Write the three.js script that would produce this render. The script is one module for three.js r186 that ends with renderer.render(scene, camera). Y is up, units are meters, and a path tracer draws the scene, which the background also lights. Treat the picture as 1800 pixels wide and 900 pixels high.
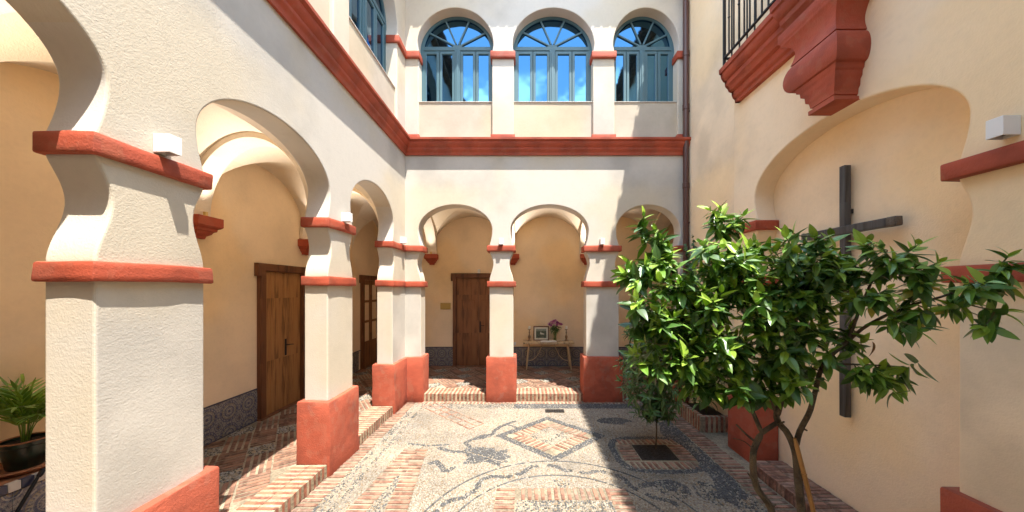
import * as THREE from 'three';
import { RoundedBoxGeometry } from 'three/addons/geometries/RoundedBoxGeometry.js';
import { mergeGeometries, toCreasedNormals } from 'three/addons/utils/BufferGeometryUtils.js';

// ------------------------------------------------------------------ camera, sky, sun, exposure
const scene = new THREE.Scene();
const camera = new THREE.PerspectiveCamera(2 * Math.atan(450 / 560) * 180 / Math.PI, 2, 0.05, 300);
camera.position.set(0, 2.15, 0);
camera.lookAt(0, 2.15, -10);
camera.setViewOffset(1800, 900, -22, -58, 1800, 900);          // a shifted lens, as in architectural photographs
const LAMP = 1.9;                                                 // the lit uplights of the galleries
const TO_SUN = new THREE.Vector3(1.05, 4.95, 0.9).normalize();
const SUN = 3.3, SKY = 1.5, EXPOSURE = 4.4;
const sun = new THREE.DirectionalLight(new THREE.Color(1, 0.94, 0.85), SUN);
sun.position.copy(TO_SUN).multiplyScalar(30);
sun.target.position.set(0, 0, -3);
sun.castShadow = true; sun.shadow.mapSize.set(4096, 4096);
Object.assign(sun.shadow.camera, { left: -12, right: 12, top: 12, bottom: -12, near: 1, far: 60 });
scene.add(sun, sun.target);
const renderer = new THREE.WebGLRenderer({ antialias: true });
renderer.setSize(1024, 512);
renderer.toneMapping = THREE.LinearToneMapping;
renderer.toneMappingExposure = EXPOSURE;
renderer.shadowMap.enabled = true;

// ------------------------------------------------------------------ random numbers and noise
function rng(seed) { let s = seed >>> 0; return () => { s = (s + 0x6d2b79f5) | 0; let t = Math.imul(s ^ (s >>> 15), 1 | s); t = (t + Math.imul(t ^ (t >>> 7), 61 | t)) ^ t; return ((t ^ (t >>> 14)) >>> 0) / 4294967296; }; }
const clamp = (v, a = 0, b = 1) => Math.min(b, Math.max(a, v));
const lerp = (a, b, t) => a + (b - a) * t;
const smooth = (a, b, v) => { const t = clamp((v - a) / (b - a)); return t * t * (3 - 2 * t); };
function hash(x, y, s) { let h = Math.imul(x, 374761393) + Math.imul(y, 668265263) + Math.imul(s, 974711); h = Math.imul(h ^ (h >>> 13), 1274126177); return ((h ^ (h >>> 16)) >>> 0) / 4294967296; }
function vnoise(x, y, p, s) {                                     // tiles every p cells
  const xi = Math.floor(x), yi = Math.floor(y), fx = x - xi, fy = y - yi, u = fx * fx * (3 - 2 * fx), v = fy * fy * (3 - 2 * fy);
  const m = (a) => ((a % p) + p) % p, x0 = m(xi), x1 = m(xi + 1), y0 = m(yi), y1 = m(yi + 1);
  return lerp(lerp(hash(x0, y0, s), hash(x1, y0, s), u), lerp(hash(x0, y1, s), hash(x1, y1, s), u), v);
}
function fbm(x, y, p, oct, s, gain = 0.5) { let a = 1, t = 0, n = 0; for (let o = 0; o < oct; o++) { t += a * vnoise(x, y, p, s + o); n += a; a *= gain; x *= 2; y *= 2; p *= 2; } return t / n; }

// ------------------------------------------------------------------ sky: air and clouds only
{
  const W = 1024, H = 512, d = new Float32Array(W * H * 4);
  for (let j = 0; j < H; j++) for (let i = 0; i < W; i++) {
    const el = (j / H - 0.5) * Math.PI, az = (i / W) * Math.PI * 2, o = (j * W + i) * 4;
    const k = Math.pow(clamp(Math.sin(Math.max(0, el))), 0.55);
    let c = [lerp(0.56, 0.20, k), lerp(0.64, 0.33, k), lerp(0.72, 0.52, k)];
    const dir = [Math.cos(el) * Math.cos(az - Math.PI), Math.sin(el), Math.cos(el) * Math.sin(az - Math.PI)];
    const cs = dir[0] * TO_SUN.x + dir[1] * TO_SUN.y + dir[2] * TO_SUN.z, g = Math.pow(clamp(cs), 24) * 0.5;
    c = c.map((v, n) => v + g * [1, 0.95, 0.85][n]);
    if (el > 0.02) {                                               // a belt of low fair-weather clouds all round
      const n = fbm(i / W * 24, el * 9, 24, 6, 11, 0.55);
      const belt = smooth(0.05, 0.3, el) * (1 - smooth(0.5, 0.74, el)), m = smooth(0.5, 0.62, n * (0.55 + 0.5 * belt) + 0.0) * belt;
      const lit = 0.75 + 0.6 * (fbm(i / W * 24 + 0.1, el * 9 - 0.12, 24, 5, 11, 0.55) < n ? 0.6 : 0.2);
      c = c.map((v, q) => lerp(v, [1, 0.99, 0.97][q] * lit, m));
    }
    if (el < 0) c = [0.22, 0.19, 0.15];
    d[o] = c[0] * SKY; d[o + 1] = c[1] * SKY; d[o + 2] = c[2] * SKY; d[o + 3] = 1;
  }
  const t = new THREE.DataTexture(d, W, H, THREE.RGBAFormat, THREE.FloatType);
  t.mapping = THREE.EquirectangularReflectionMapping; t.magFilter = THREE.LinearFilter; t.needsUpdate = true;
  scene.background = t; scene.environment = t;
}

// ------------------------------------------------------------------ textures
function tex(N, size, f, srgb, M = N) {                           // f(u, v) -> [r, g, b] in 0..1, size in metres
  const d = new Uint8Array(N * M * 4);
  for (let j = 0; j < M; j++) for (let i = 0; i < N; i++) { const c = f(i / N, j / M), o = (j * N + i) * 4; for (let k = 0; k < 3; k++) d[o + k] = clamp(c[k]) * 255; d[o + 3] = 255; }
  const t = new THREE.DataTexture(d, N, M, THREE.RGBAFormat, THREE.UnsignedByteType);
  t.wrapS = t.wrapT = THREE.RepeatWrapping; t.magFilter = THREE.LinearFilter; t.minFilter = THREE.LinearMipmapLinearFilter; t.generateMipmaps = true;
  if (srgb) t.colorSpace = THREE.SRGBColorSpace;
  t.repeat.set(1 / size, 1 / size); t.needsUpdate = true;
  return t;
}
const grey = (v) => [v, v, v];
const T = {};
T.plaster = tex(1024, 3.7, (u, v) => {                           // lime wash: cloudy, brushed
  const a = fbm(u * 4, v * 4, 4, 5, 1), b = fbm(u * 9, v * 16, 1, 1, 2), w = fbm(u * 3 + 0.4, v * 3, 3, 4, 7), f = fbm(u * 60, v * 60, 60, 3, 5);
  const l = 0.985 - 0.095 * smooth(0.42, 0.75, a) - 0.05 * Math.abs(f - 0.5), warm = smooth(0.45, 0.7, w);
  return [l, l * (1 - 0.025 * warm), l * (1 - 0.08 * warm)];
}, true);
T.ochre = tex(1024, 3.1, (u, v) => {                             // worn ochre wash
  const a = fbm(u * 4, v * 4, 4, 6, 21, 0.55), w = fbm(u * 3, v * 3, 3, 5, 27), f = fbm(u * 70, v * 70, 70, 3, 25), dark = smooth(0.66, 0.74, fbm(u * 20, v * 20, 20, 3, 29));
  const st = fbm(u * 12, v * 12, 12, 3, 23), l = 1.0 - 0.055 * smooth(0.36, 0.78, a) - 0.05 * Math.abs(f - 0.5) - 0.03 * (st - 0.5), warm = smooth(0.4, 0.7, w);
  return [l, l * (1 - 0.03 * warm), l * (1 - 0.10 * warm)];
}, true);
T.stucco = tex(1024, 1.0, (u, v) => {
  const a = fbm(u * 110, v * 110, 110, 3, 31, 0.65), b = fbm(u * 5, v * 5, 5, 3, 33), c = fbm(u * 18, v * 26, 2, 1, 35);
  const pit = smooth(0.7, 0.8, fbm(u * 28, v * 28, 28, 2, 37));
  return grey(0.5 + 0.7 * (a - 0.5) + 0.45 * (b - 0.5) - 0.12 * pit);
});
T.redwash = tex(512, 1.3, (u, v) => {
  const a = fbm(u * 5, v * 5, 5, 5, 41, 0.55), f = fbm(u * 30, v * 50, 10, 3, 43), s = smooth(0.62, 0.72, fbm(u * 9, v * 9, 9, 4, 47));
  const l = 0.98 - 0.13 * smooth(0.4, 0.75, a) - 0.08 * (f - 0.5);
  const wr = smooth(0.6, 0.7, fbm(u * 14, v * 14, 14, 4, 49)); return [l, l * (0.95 + 0.14 * s + 0.10 * wr), l * (0.92 + 0.28 * s + 0.16 * wr)];
}, true);
T.wood = tex(512, 1.0, (u, v) => {
  const w = u + 0.02 * fbm(u * 4, v * 2, 2, 3, 51), g = fbm(w * 22, v * 2, 22, 5, 53, 0.6), s = fbm(w * 130, v * 4, 130, 2, 55), b = fbm(u * 5, v * 1, 1, 3, 57);
  const l = 0.97 - 0.3 * smooth(0.4, 0.75, g) - 0.2 * (s - 0.5) - 0.18 * (b - 0.5);
  return [l, l * 0.95, l * 0.9];
}, true);
T.grit = tex(512, 0.35, (u, v) => grey(0.5 + 0.9 * (fbm(u * 30, v * 30, 30, 4, 61, 0.65) - 0.5)));
T.wave = tex(256, 1.0, (u, v) => grey(fbm(u * 4, v * 4, 4, 2, 91)));
T.mortar = tex(1024, 1.7, (u, v) => {
  const a = fbm(u * 6, v * 6, 6, 5, 71), b = fbm(u * 110, v * 110, 110, 2, 73);
  const l = 0.95 - 0.22 * smooth(0.4, 0.7, a) - 0.28 * (b - 0.5);
  return [l, l * 0.97, l * 0.9];
}, true);
T.brick = tex(512, 0.5, (u, v) => {
  const a = fbm(u * 6, v * 6, 6, 5, 81, 0.6), b = smooth(0.6, 0.75, fbm(u * 14, v * 14, 14, 4, 83));
  const l = 0.98 - 0.3 * smooth(0.4, 0.75, a);
  return [l, l * (1 + 0.05 * b), l * (1 + 0.12 * b)];
}, true);
{
  const c = document.createElement('canvas'); c.width = c.height = 256; const x = c.getContext('2d');   // a quarter of a rosette of painted tile
  x.fillStyle = '#9b968d'; x.fillRect(0, 0, 256, 256);
  const ring = (cx, cy, r, w, col) => { x.strokeStyle = col; x.lineWidth = w; x.beginPath(); x.arc(cx, cy, r, 0, 7); x.stroke(); };
  x.fillStyle = '#3b4260'; x.beginPath(); x.arc(0, 0, 236, 0, 7); x.fill();
  ring(0, 0, 206, 18, '#a19b8e'); ring(0, 0, 168, 14, '#7b6a45'); ring(0, 0, 128, 20, '#9f998c'); ring(0, 0, 84, 12, '#a59f90');
  for (let k = 0; k < 9; k++) { const a = k / 8 * Math.PI / 2; x.fillStyle = k % 2 ? '#a79a72' : '#a8a295'; x.beginPath(); x.ellipse(Math.cos(a) * 146, Math.sin(a) * 146, 24, 9, a, 0, 7); x.fill(); }
  for (let k = 0; k < 5; k++) { const a = k / 4 * Math.PI / 2; x.fillStyle = '#4d5676'; x.beginPath(); x.ellipse(Math.cos(a) * 206, Math.sin(a) * 206, 11, 17, a, 0, 7); x.fill(); x.fillStyle = '#aca596'; x.beginPath(); x.ellipse(Math.cos(a) * 52, Math.sin(a) * 52, 22, 10, a, 0, 7); x.fill(); }
  x.fillStyle = '#454b66'; x.beginPath(); x.arc(256, 256, 92, 0, 7); x.fill(); ring(256, 256, 66, 12, '#bcb49c'); ring(256, 256, 34, 14, '#84714a');
  ring(256, 0, 58, 14, '#2c366a'); ring(0, 256, 58, 14, '#2c366a');
  x.globalAlpha = 0.34; x.fillStyle = '#8b898c'; x.fillRect(0, 0, 256, 256); x.globalAlpha = 0.5; { const q = rng(3); for (let k = 0; k < 420; k++) { x.strokeStyle = q() < 0.5 ? '#9d988c' : '#3f4355'; x.lineWidth = 2 + q() * 3; x.beginPath(); x.arc(q() * 256, q() * 256, 4 + q() * 9, q() * 6, q() * 6 + 2); x.stroke(); } } x.globalAlpha = 1;
  T.tile = new THREE.CanvasTexture(c); T.tile.colorSpace = THREE.SRGBColorSpace; T.tile.magFilter = THREE.LinearFilter;
  const p = document.createElement('canvas'); p.width = 256; p.height = 200; const y = p.getContext('2d'); const r = rng(5);          // a small landscape print with pale animals
  y.fillStyle = '#e4dcc6'; y.fillRect(0, 0, 256, 200); y.fillStyle = '#59634f'; y.fillRect(32, 28, 192, 144);
  y.fillStyle = '#8d9485'; y.fillRect(32, 28, 192, 40);
  for (let k = 0; k < 260; k++) { y.fillStyle = ['#3c4a38', '#4e5b46', '#6c7561', '#2f3b30'][k & 3]; y.globalAlpha = 0.5; y.beginPath(); y.ellipse(36 + r() * 184, 62 + r() * 108, 4 + r() * 14, 2 + r() * 6, r() * 3, 0, 7); y.fill(); }
  y.globalAlpha = 1; y.fillStyle = '#ded9cb'; for (const [a, b, w, h] of [[128, 104, 20, 14], [150, 108, 22, 11], [118, 90, 7, 12], [172, 112, 14, 8]]) { y.beginPath(); y.ellipse(a, b, w, h, 0, 0, 7); y.fill(); }
  T.print = new THREE.CanvasTexture(p); T.print.colorSpace = THREE.SRGBColorSpace; T.print.magFilter = THREE.LinearFilter;
}

// ------------------------------------------------------------------ materials (linear, real-world base colours)
const C = (r, g, b) => new THREE.Color().setRGB(r, g, b);
function mat(name, color, o = {}) {
  const { phys, ...rest } = o;
  const m = new (phys ? THREE.MeshPhysicalMaterial : THREE.MeshStandardMaterial)({ roughness: 0.9, metalness: 0, side: THREE.DoubleSide, ...rest });
  m.color = C(...color); m.name = name; return m;
}
const stucco = { bumpMap: T.stucco, bumpScale: 0.0017 };
const M = {
  white: mat('white_lime_plaster', [0.60, 0.553, 0.485], { map: T.plaster, ...stucco }),
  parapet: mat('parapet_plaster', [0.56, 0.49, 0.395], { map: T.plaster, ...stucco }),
  cream: mat('cream_plaster', [0.96, 0.77, 0.54], { map: T.plaster, ...stucco }),
  ochre: mat('ochre_plaster', [0.95, 0.75, 0.52], { map: T.ochre, bumpMap: T.stucco, bumpScale: 0.002 }),
  niche: mat('niche_plaster', [0.97, 0.755, 0.515], { map: T.ochre, bumpMap: T.stucco, bumpScale: 0.0025 }),
  vault: mat('vault_plaster', [0.84, 0.74, 0.61], { map: T.plaster, bumpMap: T.stucco, bumpScale: 0.003 }),
  red: mat('red_oxide_plaster', [0.42, 0.10, 0.053], { map: T.redwash, bumpMap: T.stucco, bumpScale: 0.004, roughness: 0.85 }),
  redTrim: mat('red_oxide_trim', [0.43, 0.085, 0.04], { map: T.redwash, bumpMap: T.stucco, bumpScale: 0.002, roughness: 0.7 }),
  blue: mat('blue_painted_wood', [0.062, 0.135, 0.165], { roughness: 0.45 }),
  pane: mat('window_glass', [0.06, 0.16, 0.28], { roughness: 0.05, metalness: 1, bumpMap: T.wave, bumpScale: 0.0025 }),
  doorGlass: mat('door_glass', [0.55, 0.5, 0.42], { roughness: 0.25, metalness: 0.2 }),
  oak: mat('honey_oak', [0.42, 0.22, 0.085], { map: T.wood, bumpMap: T.wood, bumpScale: 0.002, roughness: 0.6 }),
  walnut: mat('dark_walnut', [0.17, 0.07, 0.03], { map: T.wood, bumpMap: T.wood, bumpScale: 0.002, roughness: 0.55 }),
  oldOak: mat('brown_oak', [0.27, 0.125, 0.055], { map: T.wood, bumpMap: T.wood, bumpScale: 0.002, roughness: 0.6 }),
  crossWood: mat('weathered_black_wood', [0.078, 0.08, 0.086], { map: T.wood, bumpMap: T.wood, bumpScale: 0.004, roughness: 0.6 }),
  crossEnd: mat('split_grey_end_wood', [0.16, 0.14, 0.12], { map: T.wood, bumpMap: T.grit, bumpScale: 0.01 }),
  tableWood: mat('limed_wood', [0.62, 0.50, 0.33], { map: T.wood, roughness: 0.6 }),
  iron: mat('black_iron', [0.02, 0.02, 0.022], { roughness: 0.5, metalness: 0.5 }),
  brass: mat('brass', [0.75, 0.55, 0.22], { roughness: 0.3, metalness: 0.9 }),
  lamp: mat('white_powder_coat', [0.82, 0.81, 0.79], { roughness: 0.5 }),
  lens: mat('lamp_lens', [0.10, 0.10, 0.10], { roughness: 0.2 }),
  pipe: mat('brown_pipe', [0.085, 0.033, 0.024], { roughness: 0.42 }),
  mortar: mat('lime_mortar', [0.33, 0.29, 0.235], { map: T.mortar, bumpMap: T.grit, bumpScale: 0.008 }),
  greyMortar: mat('grey_mortar', [0.27, 0.215, 0.16], { map: T.mortar, bumpMap: T.grit, bumpScale: 0.01 }),
  paveMortar: mat('pale_dusty_mortar', [0.36, 0.315, 0.255], { map: T.mortar, bumpMap: T.grit, bumpScale: 0.008 }),
  soil: mat('dark_soil', [0.035, 0.026, 0.02], { bumpMap: T.grit, bumpScale: 0.04 }),
  tile: mat('painted_tile', [1, 0.98, 0.95], { map: T.tile, roughness: 0.22 }),
  tileDark: mat('dark_blue_trim', [0.03, 0.035, 0.07], { roughness: 0.3 }),
  tileWhite: mat('white_glaze', [0.62, 0.56, 0.48], { roughness: 0.3 }),
  sill: mat('grey_sill', [0.5, 0.47, 0.42], { bumpMap: T.grit, bumpScale: 0.006 }),
  potGreen: mat('green_glazed_pot', [0.012, 0.03, 0.018], { roughness: 0.3, map: T.brick }),
  terracotta: mat('terracotta', [0.42, 0.17, 0.075], { map: T.brick, bumpMap: T.grit, bumpScale: 0.004 }),
  bark: mat('citrus_bark', [0.12, 0.085, 0.05], { bumpMap: T.grit, bumpScale: 0.012, map: T.brick }),
  twig: mat('green_twig', [0.10, 0.10, 0.04]),
  bamboo: mat('bamboo', [0.40, 0.22, 0.07], { roughness: 0.5, map: T.wood }),
  print: mat('print', [0.9, 0.9, 0.9], { map: T.print, roughness: 0.4 }),
  glow: mat('lamp_glow', [0.9, 0.8, 0.6], { emissive: new THREE.Color(1, 0.75, 0.35), emissiveIntensity: 0.5 }),
  wax: mat('wax', [0.82, 0.78, 0.68], { roughness: 0.5 }),
  paper: mat('paper', [0.8, 0.77, 0.7]),
  vaseGlass: mat('vase_glass', [0.75, 0.85, 0.72], { phys: true, transmission: 1, roughness: 0.05, thickness: 0, ior: 1.5 }),
  roofTile: mat('roof_tile', [0.34, 0.17, 0.09], { map: T.brick, bumpMap: T.grit, bumpScale: 0.01 }),
};
const leafMat = (name, c, o = {}) => mat(name, c, { phys: true, roughness: 0.4, transmission: 0.35, thickness: 0, ...o });
const LEAF = [leafMat('citrus_leaf', [0.15, 0.30, 0.034]), leafMat('citrus_leaf_dark', [0.07, 0.165, 0.03]), leafMat('citrus_leaf_young', [0.28, 0.43, 0.04]), leafMat('citrus_leaf_yellowed', [0.42, 0.40, 0.07])];
const DEADLEAF = leafMat('dry_leaf', [0.30, 0.15, 0.05], { roughness: 0.8 });
const BRICK = [[0.34, 0.125, 0.07], [0.31, 0.11, 0.06], [0.36, 0.145, 0.085], [0.27, 0.105, 0.062], [0.34, 0.14, 0.09]].map((c, i) => mat('terracotta_brick_' + 'abcde'[i], c, { map: T.brick, bumpMap: T.grit, bumpScale: 0.006 }));
const CREAMB = [[0.50, 0.43, 0.34], [0.46, 0.39, 0.30], [0.54, 0.47, 0.375]].map((c, i) => mat('cream_brick_' + 'abc'[i], c, { map: T.mortar, bumpMap: T.grit, bumpScale: 0.006 }));
const PAVE = [[0.27, 0.135, 0.085], [0.24, 0.12, 0.075], [0.29, 0.15, 0.10], [0.22, 0.115, 0.075]].map((c, i) => mat('paving_brick_' + 'abcd'[i], c, { map: T.brick, bumpMap: T.grit, bumpScale: 0.008 }));
const WORN = [[0.33, 0.165, 0.11], [0.30, 0.145, 0.095], [0.35, 0.21, 0.15], [0.27, 0.135, 0.09], [0.32, 0.195, 0.14]].map((c, i) => mat('worn_brick_' + 'abcde'[i], c, { map: T.brick, bumpMap: T.grit, bumpScale: 0.008 }));

// ------------------------------------------------------------------ names, things, parts
const used = new Map();
function numbered(n) { const k = used.get(n) ?? 0; used.set(n, k + 1); return k ? n + '_' + String(k).padStart(3, '0') : n; }
function tag(o, label, category, group, kind) { o.userData = { label, category }; if (group) o.userData.group = group; if (kind) o.userData.kind = kind; return o; }
function thing(name, label, category, pos = [0, 0, 0], turn = 0, group) {
  const o = new THREE.Group(); o.name = numbered(name); scene.add(o); o.position.set(...pos); o.rotation.y = turn; return tag(o, label, category, group);
}
function structure(name, pos = [0, 0, 0]) { const o = new THREE.Group(); o.name = numbered(name); o.position.set(...pos); o.userData = { kind: 'structure' }; scene.add(o); return o; }
function part(name, geo, m, parent) { const g = Array.isArray(geo) ? mergeGeometries(geo.map((q) => (q.index ? q.toNonIndexed() : q)), false) : geo; const o = new THREE.Mesh(g, m); o.name = name; parent.add(o); return o; }
function sub(name, parent) { const o = new THREE.Group(); o.name = name; parent.add(o); return o; }

// ------------------------------------------------------------------ geometry helpers
function triUV(g) {                                               // uv in metres along the dominant axis of each face
  if (g.index) g = g.toNonIndexed();
  const p = g.attributes.position, uv = new Float32Array(p.count * 2), a = new THREE.Vector3(), b = new THREE.Vector3(), c = new THREE.Vector3();
  for (let i = 0; i < p.count; i += 3) {
    a.fromBufferAttribute(p, i); b.fromBufferAttribute(p, i + 1); c.fromBufferAttribute(p, i + 2);
    const n = b.clone().sub(a).cross(c.clone().sub(a)), ax = Math.abs(n.x), ay = Math.abs(n.y), az = Math.abs(n.z);
    [a, b, c].forEach((q, k) => { const o = (i + k) * 2; if (ax >= ay && ax >= az) { uv[o] = q.z; uv[o + 1] = q.y; } else if (ay >= az) { uv[o] = q.x; uv[o + 1] = q.z; } else { uv[o] = q.x; uv[o + 1] = q.y; } });
  }
  g.setAttribute('uv', new THREE.BufferAttribute(uv, 2));
  for (const k of Object.keys(g.attributes)) if (!['position', 'normal', 'uv'].includes(k)) g.deleteAttribute(k);
  return g;
}
function box(x0, x1, y0, y1, z0, z1, r = 0, seg = 2) {
  const w = x1 - x0, h = y1 - y0, d = z1 - z0;
  const g = r ? new RoundedBoxGeometry(w, h, d, seg, Math.min(r, w / 2.1, h / 2.1, d / 2.1)) : new THREE.BoxGeometry(w, h, d);
  g.translate((x0 + x1) / 2, (y0 + y1) / 2, (z0 + z1) / 2);
  return triUV(g);
}
function rough(g, amp, scale, s) {                                 // hand-trowelled wobble, joined at shared corners
  const p = g.attributes.position;
  for (let i = 0; i < p.count; i++) {
    const x = p.getX(i), y = p.getY(i), z = p.getZ(i), f = (k) => (fbm((x + z * 0.7) * scale + k * 3.1, (y + z * 0.4) * scale + k, 64, 2, s + k) - 0.5) * 2 * amp;
    p.setXYZ(i, x + f(1), y + f(2), z + f(3));
  }
  g.computeVertexNormals(); return toCreasedNormals(g, 0.7);
}
function wobbleBox(x0, x1, y0, y1, z0, z1, r, amp, s, n = 6) {
  const w = x1 - x0, h = y1 - y0, d = z1 - z0, g = new THREE.BoxGeometry(w, h, d, n, n, n), p = g.attributes.position;
  const R = (v, half) => { const l = half - r; return [Math.sign(v) * Math.min(Math.abs(v), l), Math.abs(v) > l ? (Math.abs(v) - l) / r * Math.sign(v) : 0]; };
  const snap = (v, half) => { const t = v / half, k = Math.round((t + 1) / 2 * n); return k === 1 ? -half + r : k === n - 1 ? half - r : v; };
  for (let i = 0; i < p.count; i++) {
    const q = [snap(p.getX(i), w / 2), snap(p.getY(i), h / 2), snap(p.getZ(i), d / 2)];
    const [cx, dx] = R(q[0], w / 2), [cy, dy] = R(q[1], h / 2), [cz, dz] = R(q[2], d / 2), l = Math.hypot(dx, dy, dz) || 1;
    p.setXYZ(i, cx + dx / Math.max(1, l) * r + (x0 + x1) / 2, cy + dy / Math.max(1, l) * r + (y0 + y1) / 2, cz + dz / Math.max(1, l) * r + (z0 + z1) / 2);
  }
  return triUV(rough(g, amp, 5, s));
}
function extrude(shape, depth, b = 0, seg = 2) {                   // front face at z = 0, going back to -depth
  const g = new THREE.ExtrudeGeometry(shape, { depth: depth - 2 * b, bevelEnabled: b > 0, bevelThickness: b, bevelSize: b, bevelOffset: -b, bevelSegments: seg, curveSegments: 24 });
  g.translate(0, 0, -depth + b);
  return triUV(toCreasedNormals(g, 0.23));
}
function sweep(profile, stations, crease = 0.5) {                  // stations: functions (o, h) -> [x, y, z]
  const v = [];
  for (let s = 0; s + 1 < stations.length; s++) for (let i = 0; i + 1 < profile.length; i++) {
    const a = stations[s](...profile[i]), b = stations[s](...profile[i + 1]), c = stations[s + 1](...profile[i + 1]), d = stations[s + 1](...profile[i]);
    v.push(...a, ...d, ...c, ...a, ...c, ...b);
  }
  const g = new THREE.BufferGeometry(); g.setAttribute('position', new THREE.Float32BufferAttribute(v, 3)); g.computeVertexNormals();
  return triUV(toCreasedNormals(g, crease));
}
function tube(pts, r0, r1 = r0, seg = 24, rad = 8) {              // tapered tube through points, closed ends
  const cv = new THREE.CatmullRomCurve3(pts.map((p) => (p.isVector3 ? p : new THREE.Vector3(...p))), false, 'centripetal');
  const g = new THREE.TubeGeometry(cv, seg, 1, rad, false), p = g.attributes.position, q = new THREE.Vector3();
  for (let i = 0; i <= seg; i++) { const c = cv.getPointAt(i / seg), r = lerp(r0, r1, i / seg) * (i === seg || i === 0 ? 0.6 : 1); for (let j = 0; j <= rad; j++) { const k = i * (rad + 1) + j; q.fromBufferAttribute(p, k).sub(c).multiplyScalar(r).add(c); p.setXYZ(k, q.x, q.y, q.z); } }
  g.computeVertexNormals();
  const u = g.attributes.uv; for (let i = 0; i < u.count; i++) u.setXY(i, u.getY(i) * r0 * 6, u.getX(i) * cv.getLength());
  return g.toNonIndexed();
}
const lathe = (pts, n = 32) => { const g = new THREE.LatheGeometry(pts.map((p) => new THREE.Vector2(...p)), n); return triUV(toCreasedNormals(g, 0.6)); };
const brickCache = new Map();
function brickGeo(l, w, h, variant = 0) {                          // length along x, width along z, top at y = 0
  const key = [l, w, h, variant].map((v) => v.toFixed(3)).join();
  if (!brickCache.has(key)) {
    const r = rng(variant * 77 + 5), s = new THREE.Shape(), j = () => (r() - 0.5) * 0.006;
    s.moveTo(-l / 2 + j(), -w / 2 + j()); s.lineTo(l / 2 + j(), -w / 2 + j()); s.lineTo(l / 2 + j(), w / 2 + j()); s.lineTo(-l / 2 + j(), w / 2 + j()); s.closePath();
    const b = 0.0025, g = new THREE.ExtrudeGeometry(s, { depth: h - 2 * b, bevelEnabled: true, bevelThickness: b, bevelSize: b, bevelOffset: -b, bevelSegments: 1 });
    g.translate(0, 0, -h + b); g.rotateX(-Math.PI / 2);
    const q = triUV(g), u = q.attributes.uv; for (let i = 0; i < u.count; i++) u.setXY(i, u.getX(i) + variant * 0.137, u.getY(i) + variant * 0.091);
    brickCache.set(key, q);
  }
  return brickCache.get(key);
}
const br = rng(4242);
function brick(parent, x, y, z, turn, l, w, h, mats, name = 'brick', dy = 0.003) {   // top at y
  const o = new THREE.Mesh(brickGeo(l, w, h, Math.floor(br() * 4)), mats[Math.floor(br() * mats.length)]); o.name = name;
  o.position.set(x, y + (br() - 0.5) * 2 * dy, z); o.rotation.set((br() - 0.5) * 0.012, turn + (br() - 0.5) * 0.03, (br() - 0.5) * 0.012);
  parent.add(o); return o;
}

// ------------------------------------------------------------------ arcade walls: local u runs along the wall, y up, +z out into the courtyard
const BAND = [[2.19, 2.30], [2.865, 2.98]], TH = 0.27;
const scoop = (t) => Math.pow(Math.sin(Math.PI * Math.pow(t, 1.3)), 1.25);
function openingPoints(a, b, apex, D = 0.07, bulge = 0.05) {       // outline of a two-lobed horseshoe opening from (a, 0) over the arch to (b, 0)
  const L = [[0, 0], [0, 2.29]], n = 44, cy = 3.27;
  for (let i = 0; i <= n; i++) L.push([-D * scoop(i / n), lerp(2.30, 2.862, i / n)]);
  L.push([0, 2.97]);
  for (let i = 0; i <= 10; i++) L.push([-bulge * Math.sin(i / 10 * Math.PI / 2), lerp(2.982, cy, i / 10)]);
  const rx = (b - a) / 2 + bulge, ry = apex - cy, c = (a + b) / 2, out = L.map(([o, y]) => [a + o, y]);
  for (let i = 1; i < 56; i++) { const t = Math.PI * (1 - i / 56); out.push([c + rx * Math.cos(t), cy + ry * Math.sin(t)]); }
  for (const [o, y] of [...L].reverse()) out.push([b - o, y]);
  return out;
}
function upperHole(a, b, apex = 7.53, y0 = 4.99, bulge = 0.025) {
  const p = new THREE.Path(), cy = 6.82, rx = (b - a) / 2 + bulge, ry = apex - cy, c = (a + b) / 2;
  p.moveTo(a, y0); p.lineTo(a, 6.68);
  p.lineTo(a - bulge, cy);
  for (let i = 1; i < 40; i++) { const t = Math.PI * (1 - i / 40); p.lineTo(c + rx * Math.cos(t), cy + ry * Math.sin(t)); }
  p.lineTo(b + bulge, cy); p.lineTo(b, 6.68); p.lineTo(b, y0); p.closePath(); return p;
}
const CORNICE = [[-0.01, 4.70], [0.03, 4.70], [0.034, 4.745], [0.045, 4.765], [0.062, 4.785], [0.068, 4.80], [0.068, 4.825], [0.082, 4.84], [0.105, 4.875], [0.115, 4.90], [0.115, 4.925], [0.135, 4.935], [0.15, 4.95], [0.152, 4.985], [-0.01, 4.995]];
function archPath(c, y0, cy, rx, ry) {                             // rectangle topped by a half ellipse
  const s = []; s.push([c - rx, y0], [c - rx, cy]);
  for (let i = 1; i < 36; i++) { const t = Math.PI * (1 - i / 36); s.push([c + rx * Math.cos(t), cy + ry * Math.sin(t)]); }
  s.push([c + rx, cy], [c + rx, y0]); return s;
}
const poly = (pts, K = THREE.Shape) => { const s = new K(); pts.forEach(([x, y], i) => (i ? s.lineTo(x, y) : s.moveTo(x, y))); s.closePath(); return s; };
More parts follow.
